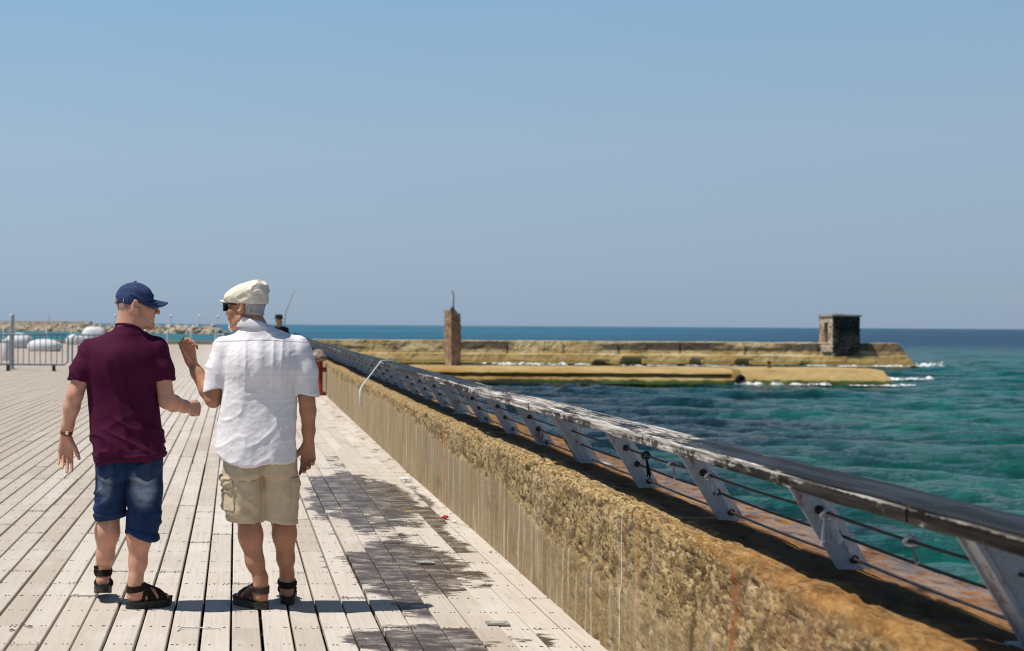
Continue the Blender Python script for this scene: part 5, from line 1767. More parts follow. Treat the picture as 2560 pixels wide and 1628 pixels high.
    capf.d = np.maximum(capf.d, 0.012 + 0.26 * np.maximum(b, -0.02) - c).astype(np.float32)
    capf.add(ell(H(0, -0.012, 0.030), (0.0785, 0.100, 0.091), H.M()), 0.0, sub=True)
    # opening of the adjuster at the back
    capf.add(ell(H(0, -0.115, 0.015), (0.030, 0.05, 0.030), H.M()), 0.006, sub=True)
    V, F = capf.net(1)
    def fn(V, N):
        L = H.loc(V)
        ang = np.arctan2(L[:, 0], L[:, 1] + 0.012)
        seam_ = np.abs(((ang / (math.pi / 3)) % 1.0) - 0.5) * 2
        r_ = ridge(np.stack([L[:, 1] * 10, L[:, 0] * 8, L[:, 2] * 34 + L[:, 1] * 16], 1), 3) ** 2
        return 0.0040 * (1 - np.minimum(1, (1 - seam_) / 0.10)) * 0.4 + 0.0075 * r_ * sstep(0.125, 0.05, L[:, 2]) - 0.002
    cap = obj_np('cap', relax(folds(V, F, fn), F, 1), F, MT['navy'], root)
    nu, nv = 29, 13
    V, Q = [], []
    for lay in (0, 1):
        for i in range(nu):
            u = -1 + 2 * i / (nu - 1)
            for j in range(nv):
                v = j / (nv - 1)
                xx = 0.079 * u * (1 + 0.05 * v)
                yin = -0.012 + 0.103 * math.sqrt(max(0, 1 - (0.079 * u / 0.084) ** 2)) - 0.004
                yout = yin + 0.084 * (max(0.0, 1 - abs(u) ** 2.6)) ** 0.55
                yy = yin + (yout - yin) * v
                zz = 0.021 + 0.26 * yin - 0.012 * v - 0.046 * u * u * (yy - yin) / 0.075 - lay * 0.0045
                V.append(H(xx, yy, zz))
    n1 = nu * nv
    for i in range(nu - 1):
        for j in range(nv - 1):
            q = (i * nv + j, (i + 1) * nv + j, (i + 1) * nv + j + 1, i * nv + j + 1)
            Q.append(q); Q.append(tuple(n1 + t for t in reversed(q)))
    for i in range(nu - 1):
        Q.append((i * nv + nv - 1, (i + 1) * nv + nv - 1, n1 + (i + 1) * nv + nv - 1, n1 + i * nv + nv - 1))
        Q.append((n1 + i * nv, n1 + (i + 1) * nv, (i + 1) * nv, i * nv))
    mb = MB().add(V, Q)
    mb.m = [1 if k % 2 and k < 2 * (nu - 1) * (nv - 1) else 0 for k in range(len(Q))]
    mb.obj('brim', [MT['navy'], MT['lining']], cap, True)
    MB().lathe([(0.008, 0), (0.008, 0.003), (0.004, 0.006)], 10, tuple(H(0, -0.012, 0.130))).obj('top_button', MT['navy'], cap, True)
    st_ = [H(0.084 * math.sin(t), -0.010 - 0.103 * math.cos(t), 0.014) for t in np.linspace(-0.36, 0.36, 9)]
    MB().tube(st_, 0.0055, 6).obj('adjuster_strap', MT['navy'], cap, True)
    MB().box((0, 0, 0), (0.013, 0.006, 0.020), rot=np.stack([unit(H.r + H.f * 0.5), unit(H.f - H.r * 0.5), H.u], 1)).obj('buckle', MT['brass'], cap, False, H(0.030, -0.113, 0.014))
    MB().box((0, 0, 0), (0.003, 0.006, 0.024), rot=np.stack([unit(H.r * 0.4 + H.f), unit(H.f * 0.4 - H.r), H.u], 1)).obj('strap_eyelet', MT['steel_bright'], cap, False, H(0.066, -0.078, 0.026))
    # sunglasses
    sg = bpy.data.objects.new('sunglasses', None); sg.empty_display_size = 0.05; link(sg, root)
    MR = np.stack([H.r, H.f, H.u], 1)
    for q in (-1, 1):
        MB().box((0, 0, 0), (0.044, 0.004, 0.026), rot=MR).obj('lens', MT['lens'], sg, False, H(0.032 * q, 0.103, 0.010))
        MB().tube([H(0.060 * q, 0.106, 0.020), H(0.071 * q, 0.060, 0.020), H(0.079 * q, -0.005, 0.018)], 0.0028, 6).obj('temple', MT['glass_frame'], sg)
    # watch on the left wrist
    wv = unit(np.array(aL[0][-1]) - np.array(aL[0][-2]))
    wp = np.array(aL[0][-2]) * 0.35 + np.array(aL[0][-1]) * 0.65
    wt = bpy.data.objects.new('wristwatch', None); wt.empty_display_size = 0.05; link(wt, root)
    u1 = unit(np.cross(wv, (0, 1, 0))); u2 = np.cross(wv, u1)
    V, Q = [], []
    n = 28
    for (rr_, tt) in ((0.031, -0.011), (0.034, -0.011), (0.034, 0.011), (0.031, 0.011)):
        for k in range(n):
            t = 2 * math.pi * k / n
            V.append(wp + wv * tt + rr_ * (math.cos(t) * u1 + math.sin(t) * u2))
    for i in range(4):
        for k in range(n):
            k2 = (k + 1) % n
            i2 = (i + 1) % 4
            Q.append((i * n + k, i * n + k2, i2 * n + k2, i2 * n + k))
    MB().add(V, Q).obj('strap', MT['watch_leather'], wt, True)
    MB().box((0, 0, 0), (0.016, 0.006, 0.020), rot=np.stack([u1, unit(np.cross(u1, wv)), wv], 1)).obj('buckle', MT['steel_bright'], wt, False, wp + np.array([0.006, -0.035, 0]))
    MB().lathe([(0.018, 0), (0.018, 0.006), (0.015, 0.008)], 18).obj('case', MT['steel_bright'], wt, True, wp + np.array([-0.004, 0.034, 0])).rotation_euler = (R(-90), 0, 0)
    # sandals
    for (Fm, ank, side, tb) in ((FR, ankR, -1, None), (FL, ankL, 1, (-0.038, 0.02, 0.10))):
        lo = np.min([Fm(-0.09, -0.05, -0.04), Fm(0.09, 0.3, 0.16), Fm(0.09, -0.05, -0.04), Fm(-0.09, 0.3, 0.16)], 0) - 0.02
        hi = np.max([Fm(-0.09, -0.05, -0.04), Fm(0.09, 0.3, 0.16), Fm(0.09, -0.05, -0.04), Fm(-0.09, 0.3, 0.16)], 0) + 0.02
        ff = Field(lo, hi, 0.0040)
        foot(ff, Fm, ank, side)
        sandal(root, ff, Fm, MT['strap_black'], MT['sole'], None, tb, side)
    return root

# ================================================================== the man in the white shirt
def man_right():
    root = empty('person', (0.143, 7.50, 0))
    tag(root, 'older man in white linen shirt, khaki shorts and cream flat cap, left hand raised', 'person', 'two men strolling side by side')
    skin = skin_mat('tanned_skin', (0.43, 0.225, 0.135), (0.44, 0.185, 0.105), (0.27, 0.115, 0.06), 0.35).m
    h = 0.0042
    th = R(55)
    H = Frame((-0.080, 0.0, 1.607), (-math.sin(th), math.cos(th), -0.03))
    FL = Frame((0.030, -0.055, 0.034), (-math.sin(R(37)), math.cos(R(37)), 0))
    FR = Frame((0.147, 0.085, 0.034), (0.05, 1.0, 0))
    ankL, ankR = FL(0, 0.046, 0.13), FR(0, 0.046, 0.13)
    legL = ([(-0.09, 0, 0.90), (-0.085, 0.015, 0.70), (-0.068, 0.03, 0.49), (-0.052, -0.008, 0.39), (-0.028, -0.012, 0.25), ankL], [0.09, 0.080, 0.057, 0.061, 0.046, 0.037])
    legR = ([(0.09, 0, 0.90), (0.11, 0.03, 0.70), (0.126, 0.075, 0.49), (0.131, 0.055, 0.39), (0.140, 0.085, 0.25), ankR], [0.09, 0.080, 0.057, 0.061, 0.045, 0.036])
    fd = Field((-0.50, -0.24, -0.01), (0.40, 0.42, 1.76), h)
    head(fd, H, 1.03)
    chain(fd, [(-0.065, 0.0, 1.56), (-0.040, -0.006, 1.50), (-0.008, -0.005, 1.42)], [0.058, 0.063, 0.078], 0.03)
    fd.add(rc((-0.035, -0.04, 1.54), (0.0, -0.04, 1.44), 0.038, 0.05), 0.03)
    fd.add(loft([(0.80, -0.01, 0, 0.155, 0.11), (0.95, -0.015, 0, 0.165, 0.115), (1.10, -0.018, 0, 0.17, 0.11), (1.28, -0.01, 0, 0.17, 0.10), (1.38, 0, 0, 0.15, 0.085), (1.43, 0, 0, 0.09, 0.06)]), 0.03)
    for l in (legR, legL):
        chain(fd, *l, k=0.03)
        calf(fd, l)
    foot(fd, FR, ankR, -1); foot(fd, FL, ankL, 1)
    aL = ([(-0.195, 0, 1.38), (-0.228, -0.008, 1.25), (-0.258, -0.012, 1.118), (-0.290, 0.015, 1.165), (-0.345, 0.062, 1.255), (-0.372, 0.085, 1.302)], [0.055, 0.048, 0.041, 0.043, 0.034, 0.0285])
    aR = ([(0.195, 0, 1.385), (0.228, -0.015, 1.25), (0.243, -0.03, 1.115), (0.250, -0.018, 1.06), (0.255, 0.005, 0.95), (0.256, 0.015, 0.885)], [0.055, 0.047, 0.041, 0.042, 0.034, 0.029])
    chain(fd, *aL, k=0.02); chain(fd, *aR, k=0.02)
    fd.add(rc((-0.258, -0.022, 1.108), (-0.256, -0.022, 1.106), 0.030), 0.02)
    hand(fd, (-0.376, 0.088, 1.308), (-0.22, 0.15, 0.95), (0.45, -0.88, 0.25), (-0.88, -0.40, -0.1), [(24, 58, 45), (36, 66, 45), (46, 72, 45), (54, 72, 40)], (0.46, 0.92, 0.25), 1.0, 0.12)
    hand(fd, (0.256, 0.018, 0.878), (0.0, 0.08, -1), (-0.25, -1, 0.0), (-1, 0.25, 0), [(24, 30, 18), (34, 42, 24), (42, 50, 28), (46, 54, 30)], (0.70, 0.72, 0.20), 1.04, 0.06)
    V, F = fd.net(1)
    obj_np('body', V, F, skin, root)
    # grey hair below the cap
    hf = Field(H.o - 0.16, H.o + 0.16, 0.0036)
    hf.add(ell(H(0, -0.014, 0.042), (0.081, 0.101, 0.090), H.M()))
    hf.add(rc((-0.045, -0.035, 1.57), (-0.03, -0.035, 1.53), 0.056, 0.054), 0.03)
    a, b, c = H.loc3(*hf.grid())
    reg = np.maximum(np.maximum(b + 0.036 + 0.30 * c, c - 0.055), -0.044 - c + 2.5 * a * a)
    hf.d = np.maximum(hf.d, reg).astype(np.float32)
    V, F = hf.net(1)
    V = folds(V, F, lambda V, N: 0.0035 * (fbm(V * np.array([120, 120, 45]), 2, 5) - 0.5))
    obj_np('hair', V, F, MT['hair_grey'], root)
    bf = Field(H.o - 0.16, H.o + 0.16, 0.0032)
    bf.add(rc(H(-0.026, 0.095, -0.056), H(0, 0.108, -0.046), 0.008, 0.0115), 0.004)
    bf.add(rc(H(0.026, 0.095, -0.056), H(0, 0.108, -0.046), 0.008, 0.0115), 0.004)
    bf.add(rc(H(-0.028, 0.092, -0.060), H(-0.020, 0.090, -0.095), 0.0075, 0.012), 0.006)
    bf.add(rc(H(0.028, 0.092, -0.060), H(0.020, 0.090, -0.095), 0.0075, 0.012), 0.006)
    bf.add(ell(H(0, 0.096, -0.104), (0.030, 0.021, 0.022), H.M()), 0.01)
    V, F = bf.net(1)
    V = folds(V, F, lambda V, N: 0.003 * (fbm(V * 110, 2, 8) - 0.4))
    obj_np('beard', V, F, MT['beard_white'], root)

    # linen shirt
    g = 0.0055
    sh = Field((-0.38, -0.25, 0.72), (0.36, 0.25, 1.60), g)
    sec = [(0.70, -0.026, -0.014, 0.212, 0.166), (0.86, -0.029, -0.011, 0.213, 0.162), (1.0, -0.024, -0.004, 0.213, 0.150), (1.1, -0.020, 0, 0.213, 0.142), (1.2, -0.010, 0, 0.211, 0.136), (1.29, -0.002, 0, 0.207, 0.130), (1.36, 0.0, -0.004, 0.193, 0.116), (1.425, -0.004, -0.006, 0.145, 0.098), (1.47, -0.010, -0.006, 0.095, 0.080)]
    sh.add(loft(sec, 2.5))
    sh.add(rc((-0.012, -0.008, 1.445), (-0.180, 0, 1.382), 0.074, 0.070), 0.04)
    sh.add(rc((-0.002, -0.008, 1.445), (0.178, 0, 1.388), 0.074, 0.070), 0.04)
    for S in (-0.095, 0.085):
        sh.add(ell((S * 0.1, -0.040, 1.31), (0.175, 0.100, 0.13)), 0.06)
    sh.add(tubep([(-0.195, 0, 1.375), (-0.224, -0.005, 1.27), (-0.248, -0.008, 1.11)], [0.074, 0.072, 0.077], None, ((-0.243, -0.006, 1.172), (0.32, -0.05, -0.95))), 0.022)
    sh.add(tubep([(0.195, 0, 1.38), (0.228, -0.012, 1.27), (0.252, -0.024, 1.08)], [0.073, 0.066, 0.066], None, ((0.246, -0.022, 1.138), (-0.12, -0.08, -0.98))), 0.022)
    sh.add(tubep([(-0.234, -0.006, 1.225), (-0.250, -0.008, 1.08)], [0.060, 0.068], ((-0.234, -0.006, 1.225), (0, 0, 1))), 0.0, sub=True)
    sh.add(tubep([(0.236, -0.016, 1.185), (0.252, -0.026, 1.05)], [0.054, 0.057], ((0.236, -0.016, 1.185), (0, 0, 1))), 0.0, sub=True)
    x, y, z = sh.grid()
    hem = 0.771 + 27.0 * (np.abs(x + 0.004)) ** 4 + 0.006 * np.sin(30 * x) + 0.01 * np.sin(11 * x + 1) + 0 * y
    sh.d = np.maximum(sh.d, hem - z)
    sh.add(loft([(0.66, -0.026, -0.014, 0.200, 0.154), (0.90, -0.029, -0.010, 0.200, 0.148)], 2.5), 0.0, sub=True)
    sh.add(rc((-0.06, 0.0, 1.60), (-0.036, -0.004, 1.50), 0.066), 0.0, sub=True)
    sh.add(loft([(1.38, -0.008, -0.006, 0.11, 0.10), (1.46, -0.022, -0.008, 0.098, 0.092), (1.512, -0.032, -0.010, 0.088, 0.084)], 2.0), 0.025)
    V, F = sh.net(1)
    def fn(V, N):
        x, y, z = V.T
        w = fbm(np.stack([x * 4 + 2, y * 4, z * 4], 1), 2, 19)
        fan = x * (1 + 0.55 * (1.44 - z))
        pleat = ridge(np.stack([fan * 21 + 0.6 * w, y * 2, z * 1.3], 1), 22) ** 2
        back = (y < 0) * sstep(1.445, 1.43, z) * sstep(1.0, 1.25, z) * sstep(0.17, 0.10, np.abs(x))
        small = ridge(np.stack([x * 24 + z * 14, y * 18, z * 38 - x * 20 + 3 * w], 1), 23) ** 3
        diag = ridge(np.stack([x * 6, y * 5, (z - 0.6 * x) * 11 + w], 1), 24) ** 4
        slv = sstep(0.185, 0.225, np.abs(x + 0.01)) * sstep(1.15, 1.22, z)
        low = sstep(1.02, 0.82, z)
        d = (1 - slv) * (0.007 * pleat * back + 0.0020 * small + 0.0050 * diag * sstep(1.38, 1.2, z) + low * 0.006 * ridge(np.stack([x * 13, y * 9, z * 6], 1), 26) ** 2)
        d = d + slv * 0.008 * ridge(np.stack([z * 15 + x * 10, y * 6, x * 6], 1), 25) ** 2
        yoke = 0.0025 * sstep(1.432, 1.442, z) * (y < 0)
        return (d + yoke) * sstep(1.52, 1.47, z) - 0.003
    V = folds(V, F, fn)
    V = relax(V, F, 1, 0.4)
    shirt = obj_np('shirt', V, F, MT['linen'], root)
    # folded collar
    V2, Q2 = [], []
    nk = 48
    levels = [(0.066, 0.061, 1.492, 0.0), (0.0665, 0.0615, 1.548, 0.4), (0.070, 0.065, 1.556, 0.5), (0.077, 0.072, 1.545, 0.45), (0.094, 0.086, 1.506, 0.2), (0.092, 0.084, 1.503, 0.2), (0.074, 0.069, 1.54, 0.42)]
    for (a, b, zc, tl) in levels:
        for k in range(nk):
            t = 2 * math.pi * k / nk
            cxx = -0.032 - 0.35 * (zc - 1.50)
            zz = zc - 0.016 - 0.010 * math.sin(t) * (0.6 + tl) - 0.020 * math.cos(t) * 0.9 + 0.002 * math.sin(5 * t)
            V2.append((cxx + (a + 0.009) * math.cos(t), -0.010 + (b + 0.009) * math.sin(t), zz))
    for i in range(len(levels) - 1):
        for k in range(nk):
            k2 = (k + 1) % nk
            Q2.append((i * nk + k2, i * nk + k, (i + 1) * nk + k, (i + 1) * nk + k2))
    MB().add(V2, Q2).obj('collar', MT['linen'], shirt, True)

    # cargo shorts
    sf = Field((-0.28, -0.24, 0.40), (0.28, 0.24, 1.0), g)
    sf.add(loft([(0.72, -0.006, 0, 0.176, 0.130), (0.82, -0.012, 0, 0.184, 0.132), (0.90, -0.015, 0, 0.180, 0.126), (0.98, -0.015, 0, 0.172, 0.12)], 2.4))
    for S in (-0.09, 0.085):
        sf.add(ell((S, -0.052, 0.80), (0.080, 0.070, 0.09)), 0.05)
    sf.add(tubep([(-0.098, 0.0, 0.82), (-0.092, 0.012, 0.64), (-0.080, 0.024, 0.40)], [0.106, 0.102, 0.100], None, ((-0.08, 0.02, 0.463), (-0.04, 0.05, -1))), 0.02)
    sf.add(tubep([(0.090, 0.0, 0.82), (0.100, 0.022, 0.64), (0.108, 0.045, 0.40)], [0.106, 0.101, 0.099], None, ((0.108, 0.04, 0.462), (-0.16, 0.08, -1))), 0.02)
    sf.add(tubep([(-0.082, 0.022, 0.53), (-0.079, 0.026, 0.36)], [0.089, 0.089], ((-0.08, 0.02, 0.53), (0, 0, 1))), 0.0, sub=True)
    sf.add(tubep([(0.106, 0.036, 0.53), (0.109, 0.048, 0.36)], [0.088, 0.088], ((0.1, 0.04, 0.53), (0, 0, 1))), 0.0, sub=True)
    V, F = sf.net(1)
    def fn(V, N):
        x, y, z = V.T
        w = fbm(V * 7, 2, 13)
        left = sstep(0.02, -0.06, x)
        fold = ridge(np.stack([x * 5, y * 4, z * 13 + x * 11 + 1.5 * w], 1), 34) ** 2
        fold2 = ridge(np.stack([x * 6, y * 5, z * 21 - x * 8 + 2 * w], 1), 35) ** 3
        seat = ridge(np.stack([x * 7 + 4, y * 4, z * 8 - np.abs(x) * 9], 1), 36) ** 3
        d = (0.25 + 0.75 * left) * (0.021 * fold + 0.014 * fold2) * sstep(0.46, 0.52, z) * sstep(0.80, 0.70, z) + 0.006 * seat * sstep(0.62, 0.70, z)
        crease = -0.014 * np.exp(-((x - 0.004) / 0.014) ** 2) * sstep(0.92, 0.84, z) * sstep(0.60, 0.68, z) * (y < 0)
        hemz = np.where(x > 0.01, 0.462 - 0.16 * (x - 0.108), 0.463 - 0.04 * (x + 0.08))
        hm = 0.003 * sstep(0.024, 0.018, z - hemz)
        return d + crease + hm - 0.003
    V = folds(V, F, fn)
    V = relax(V, F, 1)
    shorts = obj_np('shorts', V, F, MT['khaki'], root)
    patch('cargo_pocket', V, F, lambda C, N: (C[:, 0] < -0.140) & (C[:, 2] > 0.53) & (C[:, 2] < 0.685) & (np.abs(C[:, 1] + 0.01) < 0.085), MT['khaki'], shorts, 0.005)
    patch('pocket_flap', V, F, lambda C, N: (C[:, 0] < -0.134) & (C[:, 2] > 0.655) & (C[:, 2] < 0.705) & (np.abs(C[:, 1] + 0.01) < 0.095), MT['khaki'], shorts, 0.009)
    patch('cargo_pocket', V, F, lambda C, N: (C[:, 0] > 0.163) & (C[:, 2] > 0.53) & (C[:, 2] < 0.685) & (np.abs(C[:, 1] - 0.01) < 0.085), MT['khaki'], shorts, 0.004)
    patch('pocket_flap', V, F, lambda C, N: (C[:, 0] > 0.158) & (C[:, 2] > 0.655) & (C[:, 2] < 0.705) & (np.abs(C[:, 1] - 0.01) < 0.095), MT['khaki'], shorts, 0.007)

    # flat cap
    capf = Field(H.o - np.array([0.24, 0.2, 0.06]), H.o + np.array([0.2, 0.24, 0.2]), 0.004)
    tl = R(-17)
    M = H.M()
    Mt = np.stack([M[0], M[1] * math.cos(tl) + M[2] * math.sin(tl), -M[1] * math.sin(tl) + M[2] * math.cos(tl)])
    capf.add(ell(H(0, -0.016, 0.036), (0.087, 0.108, 0.080), M))
    capf.add(ell(H(0, 0.012, 0.072), (0.094, 0.128, 0.060), Mt), 0.03)
    capf.add(ell(H(0, -0.060, 0.090), (0.078, 0.058, 0.050), M), 0.025)
    a, b, c = H.loc3(*capf.grid())
    capf.d = np.maximum(capf.d, 0.020 + 0.16 * np.maximum(b, 0) - c).astype(np.float32)
    capf.add(ell(H(0, -0.014, 0.020), (0.081, 0.101, 0.078), M), 0.0, sub=True)
    V, F = capf.net(1)
    def fn(V, N):
        L = H.loc(V)
        bk = sstep(-0.03, -0.10, L[:, 1]) * sstep(0.05, 0.08, L[:, 2])
        crush = ridge(np.stack([L[:, 0] * 26, L[:, 1] * 20, L[:, 2] * 30], 1), 41) ** 2
        side_ = ridge(np.stack([L[:, 0] * 6, L[:, 1] * 11 - L[:, 2] * 12, L[:, 2] * 26 + L[:, 1] * 12], 1), 43) ** 2
        return 0.016 * bk * (crush - 0.3) + 0.007 * (side_ - 0.3) * sstep(0.12, 0.07, L[:, 2]) - 0.001
    cap = obj_np('cap', relax(folds(V, F, fn), F, 1), F, MT['cream'], root)
    nu, nv = 25, 9
    V, Q = [], []
    for lay in (0, 1):
        for i in range(nu):
            u = -1 + 2 * i / (nu - 1)
            for j in range(nv):
                v = j / (nv - 1)
                xx = 0.078 * u
                yin = -0.012 + 0.100 * math.sqrt(max(0, 1 - (0.078 * u / 0.086) ** 2))
                yout = yin + 0.078 * (max(0.0, 1 - abs(u) ** 2.4)) ** 0.6
                zz = 0.052 - 0.016 * u * u - 0.004 * v - lay * 0.010
                V.append(H(xx, yin + (yout - yin) * v, zz))
    n1 = nu * nv
    for i in range(nu - 1):
        for j in range(nv - 1):
            q = (i * nv + j, (i + 1) * nv + j, (i + 1) * nv + j + 1, i * nv + j + 1)
            Q.append(q); Q.append(tuple(n1 + t for t in reversed(q)))
    for i in range(nu - 1):
        Q.append((i * nv + nv - 1, (i + 1) * nv + nv - 1, n1 + (i + 1) * nv + nv - 1, n1 + i * nv + nv - 1))
        Q.append((n1 + i * nv, n1 + (i + 1) * nv, (i + 1) * nv, i * nv))
    MB().add(V, Q).obj('brim', MT['cream'], cap, True)
    # dark sunglasses
    sg = bpy.data.objects.new('sunglasses', None); sg.empty_display_size = 0.05; link(sg, root)
    for q in (-1, 1):
        nn = unit(H.f + H.r * 0.22 * q); rr_ = unit(np.cross(nn, H.u))
        MB().box((0, 0, 0), (0.058, 0.008, 0.046), rot=np.stack([rr_, nn, H.u], 1)).obj('lens', MT['lens'], sg, False, H(0.036 * q, 0.113, 0.008))
        MB().tube([H(0.064 * q, 0.108, 0.024), H(0.074 * q, 0.062, 0.024), H(0.081 * q, -0.002, 0.018)], [0.0055, 0.0048, 0.0035], 6).obj('temple', MT['glass_frame'], sg)
    for (Fm, ank, side, tb, mt) in ((FR, ankR, -1, (0.044, 0.03, 0.080), 'strap_black'), (FL, ankL, 1, None, 'strap_brown')):
        c8 = [Fm(a, b, c) for a in (-0.09, 0.09) for b in (-0.05, 0.3) for c in (-0.04, 0.16)]
        ff = Field(np.min(c8, 0) - 0.02, np.max(c8, 0) + 0.02, 0.0040)
        foot(ff, Fm, ank, side)
        sandal(root, ff, Fm, MT[mt], MT['sole'], None, tb, side)
    return root

man_left()
man_right()

# ================================================================== fisherman far down the wall
def fisherman():
    root = empty('person', (1.13, 36.0, 0))
    tag(root, 'distant angler in black hat and dark coat, standing by the wall beyond the white shirt', 'person')
    skin = skin_mat('angler_skin', (0.42, 0.25, 0.17), (0.42, 0.2, 0.13), (0.3, 0.15, 0.09)).m  # plain skin tone of the angler
    MT['coat'] = cloth('black_coat', (0.012, 0.012, 0.014), (0.02, 0.02, 0.022), 6, 200).m
    H = Frame((0, 0, 1.60), (0.45, 0.9, 0))
    fd = Field((-0.4, -0.3, -0.01), (0.55, 0.5, 1.75), 0.010)
    head(fd, H)
    chain(fd, [(0, 0, 1.54), (0, -0.01, 1.43)], [0.055, 0.07], 0.03)
    fd.add(loft([(0.85, 0, 0, 0.14, 0.1), (1.1, 0, 0, 0.14, 0.1), (1.38, 0, 0, 0.14, 0.08)]), 0.03)
    for s in (-1, 1):
        chain(fd, [(s * 0.09, 0, 0.9), (s * 0.1, 0.02, 0.5), (s * 0.11, 0, 0.08)], [0.085, 0.058, 0.042], 0.03)
        fd.add(rc((s * 0.11, -0.02, 0.045), (s * 0.13, 0.15, 0.035), 0.045, 0.035), 0.03)
    chain(fd, [(0.18, 0, 1.38), (0.25, 0.05, 1.14), (0.20, 0.26, 1.12)], [0.05, 0.045, 0.03], 0.02)
    chain(fd, [(-0.18, 0, 1.38), (-0.23, 0.08, 1.15), (-0.02, 0.30, 1.18)], [0.05, 0.045, 0.03], 0.02)
    hand(fd, (0.20, 0.27, 1.12), (0.2, 1, 0.1), (-1, 0, 0), (0, 0.2, 1), [(60, 70, 40)] * 4, (0.4, 0.8, 0.2), 1.1)
    hand(fd, (-0.01, 0.31, 1.19), (0.5, 0.9, 0.1), (1, -0.4, 0), (0, 0.2, 1), [(60, 70, 40)] * 4, (0.4, 0.8, 0.2), 1.1)
    V, F = fd.net(1)
    obj_np('body', V, F, skin, root)
    cf = Field((-0.4, -0.3, 0.3), (0.45, 0.4, 1.55), 0.010)
    cf.add(loft([(0.55, 0, 0, 0.215, 0.16), (0.9, 0, 0, 0.19, 0.14), (1.2, 0, 0, 0.20, 0.13), (1.36, 0, 0, 0.19, 0.11), (1.44, 0, 0, 0.10, 0.08)]), 0)
    for s in (-1, 1):
        cf.add(rc((s * 0.03, 0, 1.42), (s * 0.18, 0, 1.385), 0.07, 0.066), 0.03)
    cf.add(tubep([(0.18, 0, 1.38), (0.25, 0.05, 1.14), (0.21, 0.22, 1.12)], [0.07, 0.06, 0.05]), 0.02)
    cf.add(tubep([(-0.18, 0, 1.38), (-0.23, 0.08, 1.15), (-0.05, 0.27, 1.17)], [0.07, 0.06, 0.05]), 0.02)
    V, F = cf.net(1)
    obj_np('coat', folds(V, F, lambda V, N: 0.012 * (fbm(V * np.array([9, 9, 3]), 3, 4) - 0.5)), F, MT['coat'], root)
    tf = Field((-0.3, -0.2, 0.04), (0.3, 0.2, 0.75), 0.010)
    for s in (-1, 1):
        tf.add(tubep([(s * 0.09, 0, 0.72), (s * 0.1, 0.02, 0.5), (s * 0.11, 0, 0.10)], [0.10, 0.078, 0.066], None, ((0, 0, 0.09), (0, 0, -1))), 0.01)
    V, F = tf.net(1)
    obj_np('trousers', V, F, MT['coat'], root)
    for s in (-1, 1):
        MB().add([tuple(Frame((s * 0.11, -0.07, 0), (s * 0.12, 1, 0))(a, b, c)) for (a, b, c) in ((-0.045, 0, 0), (0.045, 0, 0), (0.05, 0.27, 0), (-0.05, 0.27, 0), (-0.04, 0.0, 0.11), (0.04, 0.0, 0.11), (0.04, 0.26, 0.05), (-0.04, 0.26, 0.05), (0.04, 0.13, 0.11), (-0.04, 0.13, 0.11))],
                 [(3, 2, 1, 0), (0, 1, 5, 4), (4, 5, 8, 9), (9, 8, 6, 7), (7, 6, 2, 3), (1, 2, 6, 8, 5), (3, 0, 4, 9, 7)]).obj('shoe', MT['rubber'], root)
    hat = MB()
    c = H(0, -0.01, 0.06)
    hat.lathe([(0.155, 0.0), (0.16, 0.008), (0.105, 0.012), (0.100, 0.05), (0.092, 0.10), (0.06, 0.115), (0.01, 0.112)], 24, tuple(c))
    hat.obj('hat', MT['coat'], root, True)
    rod = MB().tube([(1.13 + 0.1, 36.25, 1.02), (1.13 + 0.12, 36.45, 1.22), (1.35, 37.2, 1.85), (1.56, 37.75, 2.33), (1.62, 37.9, 2.45)], [0.016, 0.014, 0.009, 0.005, 0.003], 6).obj('fishing_rod', MT['dark_iron'], None, True)
    tag(rod, 'thin fishing rod slanting up above the shoulder of the white shirt', 'fishing rod')
fisherman()

# ------------------------------------------------------------------ litter, ties and plates
def litter(name, pts, faces, mat, loc, rz, label, cat, group=None):
    o = MB().add(pts, faces).obj(name, mat, None, False, loc, rz)
    tag(o, label, cat, group)
    return o
# small metal plates screwed across plank joints
MT['plate'] = mottled('dull_metal_plate', (0.20, 0.20, 0.18), (0.32, 0.32, 0.28), 30, 0.5, 0.5)
MT['plate_face'] = mottled('worn_plate_label', (0.42, 0.42, 0.35), (0.34, 0.34, 0.28), 40, 0.6, 0.4)
for (x, yv, lb) in ((1.345, 7.12, 'dull metal plate on the decking nearest the camera'), (1.225, 8.94, 'dull metal plate on the decking among the wet stains'), (1.255, 10.85, 'dull metal plate farthest along the stained decking')):
    e = empty('deck_plate', (x, yv, 0.004))
    tag(e, lb, 'plate', 'metal plates on the decking')
    MB().box((0, 0, 0.003), (0.115, 0.085, 0.006)).obj('plate', MT['plate'], e)
    MB().box((0, -0.005, 0.0075), (0.066, 0.045, 0.003)).obj('label_strip', MT['plate_face'], e)
MT['plastic'] = Mat('thin_white_plastic', (0.62, 0.62, 0.64), 0.35, 0.4).set('Transmission Weight', 0.35).m
MT['paper'] = mottled('crumpled_paper', (0.72, 0.71, 0.70), (0.58, 0.57, 0.56), 30, 0.8)
MT['red_plastic'] = Mat('red_plastic', (0.42, 0.02, 0.02), 0.4, 0.4).m
MT['black_cloth'] = mottled('black_rag_cloth', (0.012, 0.013, 0.016), (0.03, 0.03, 0.035), 30, 0.8)
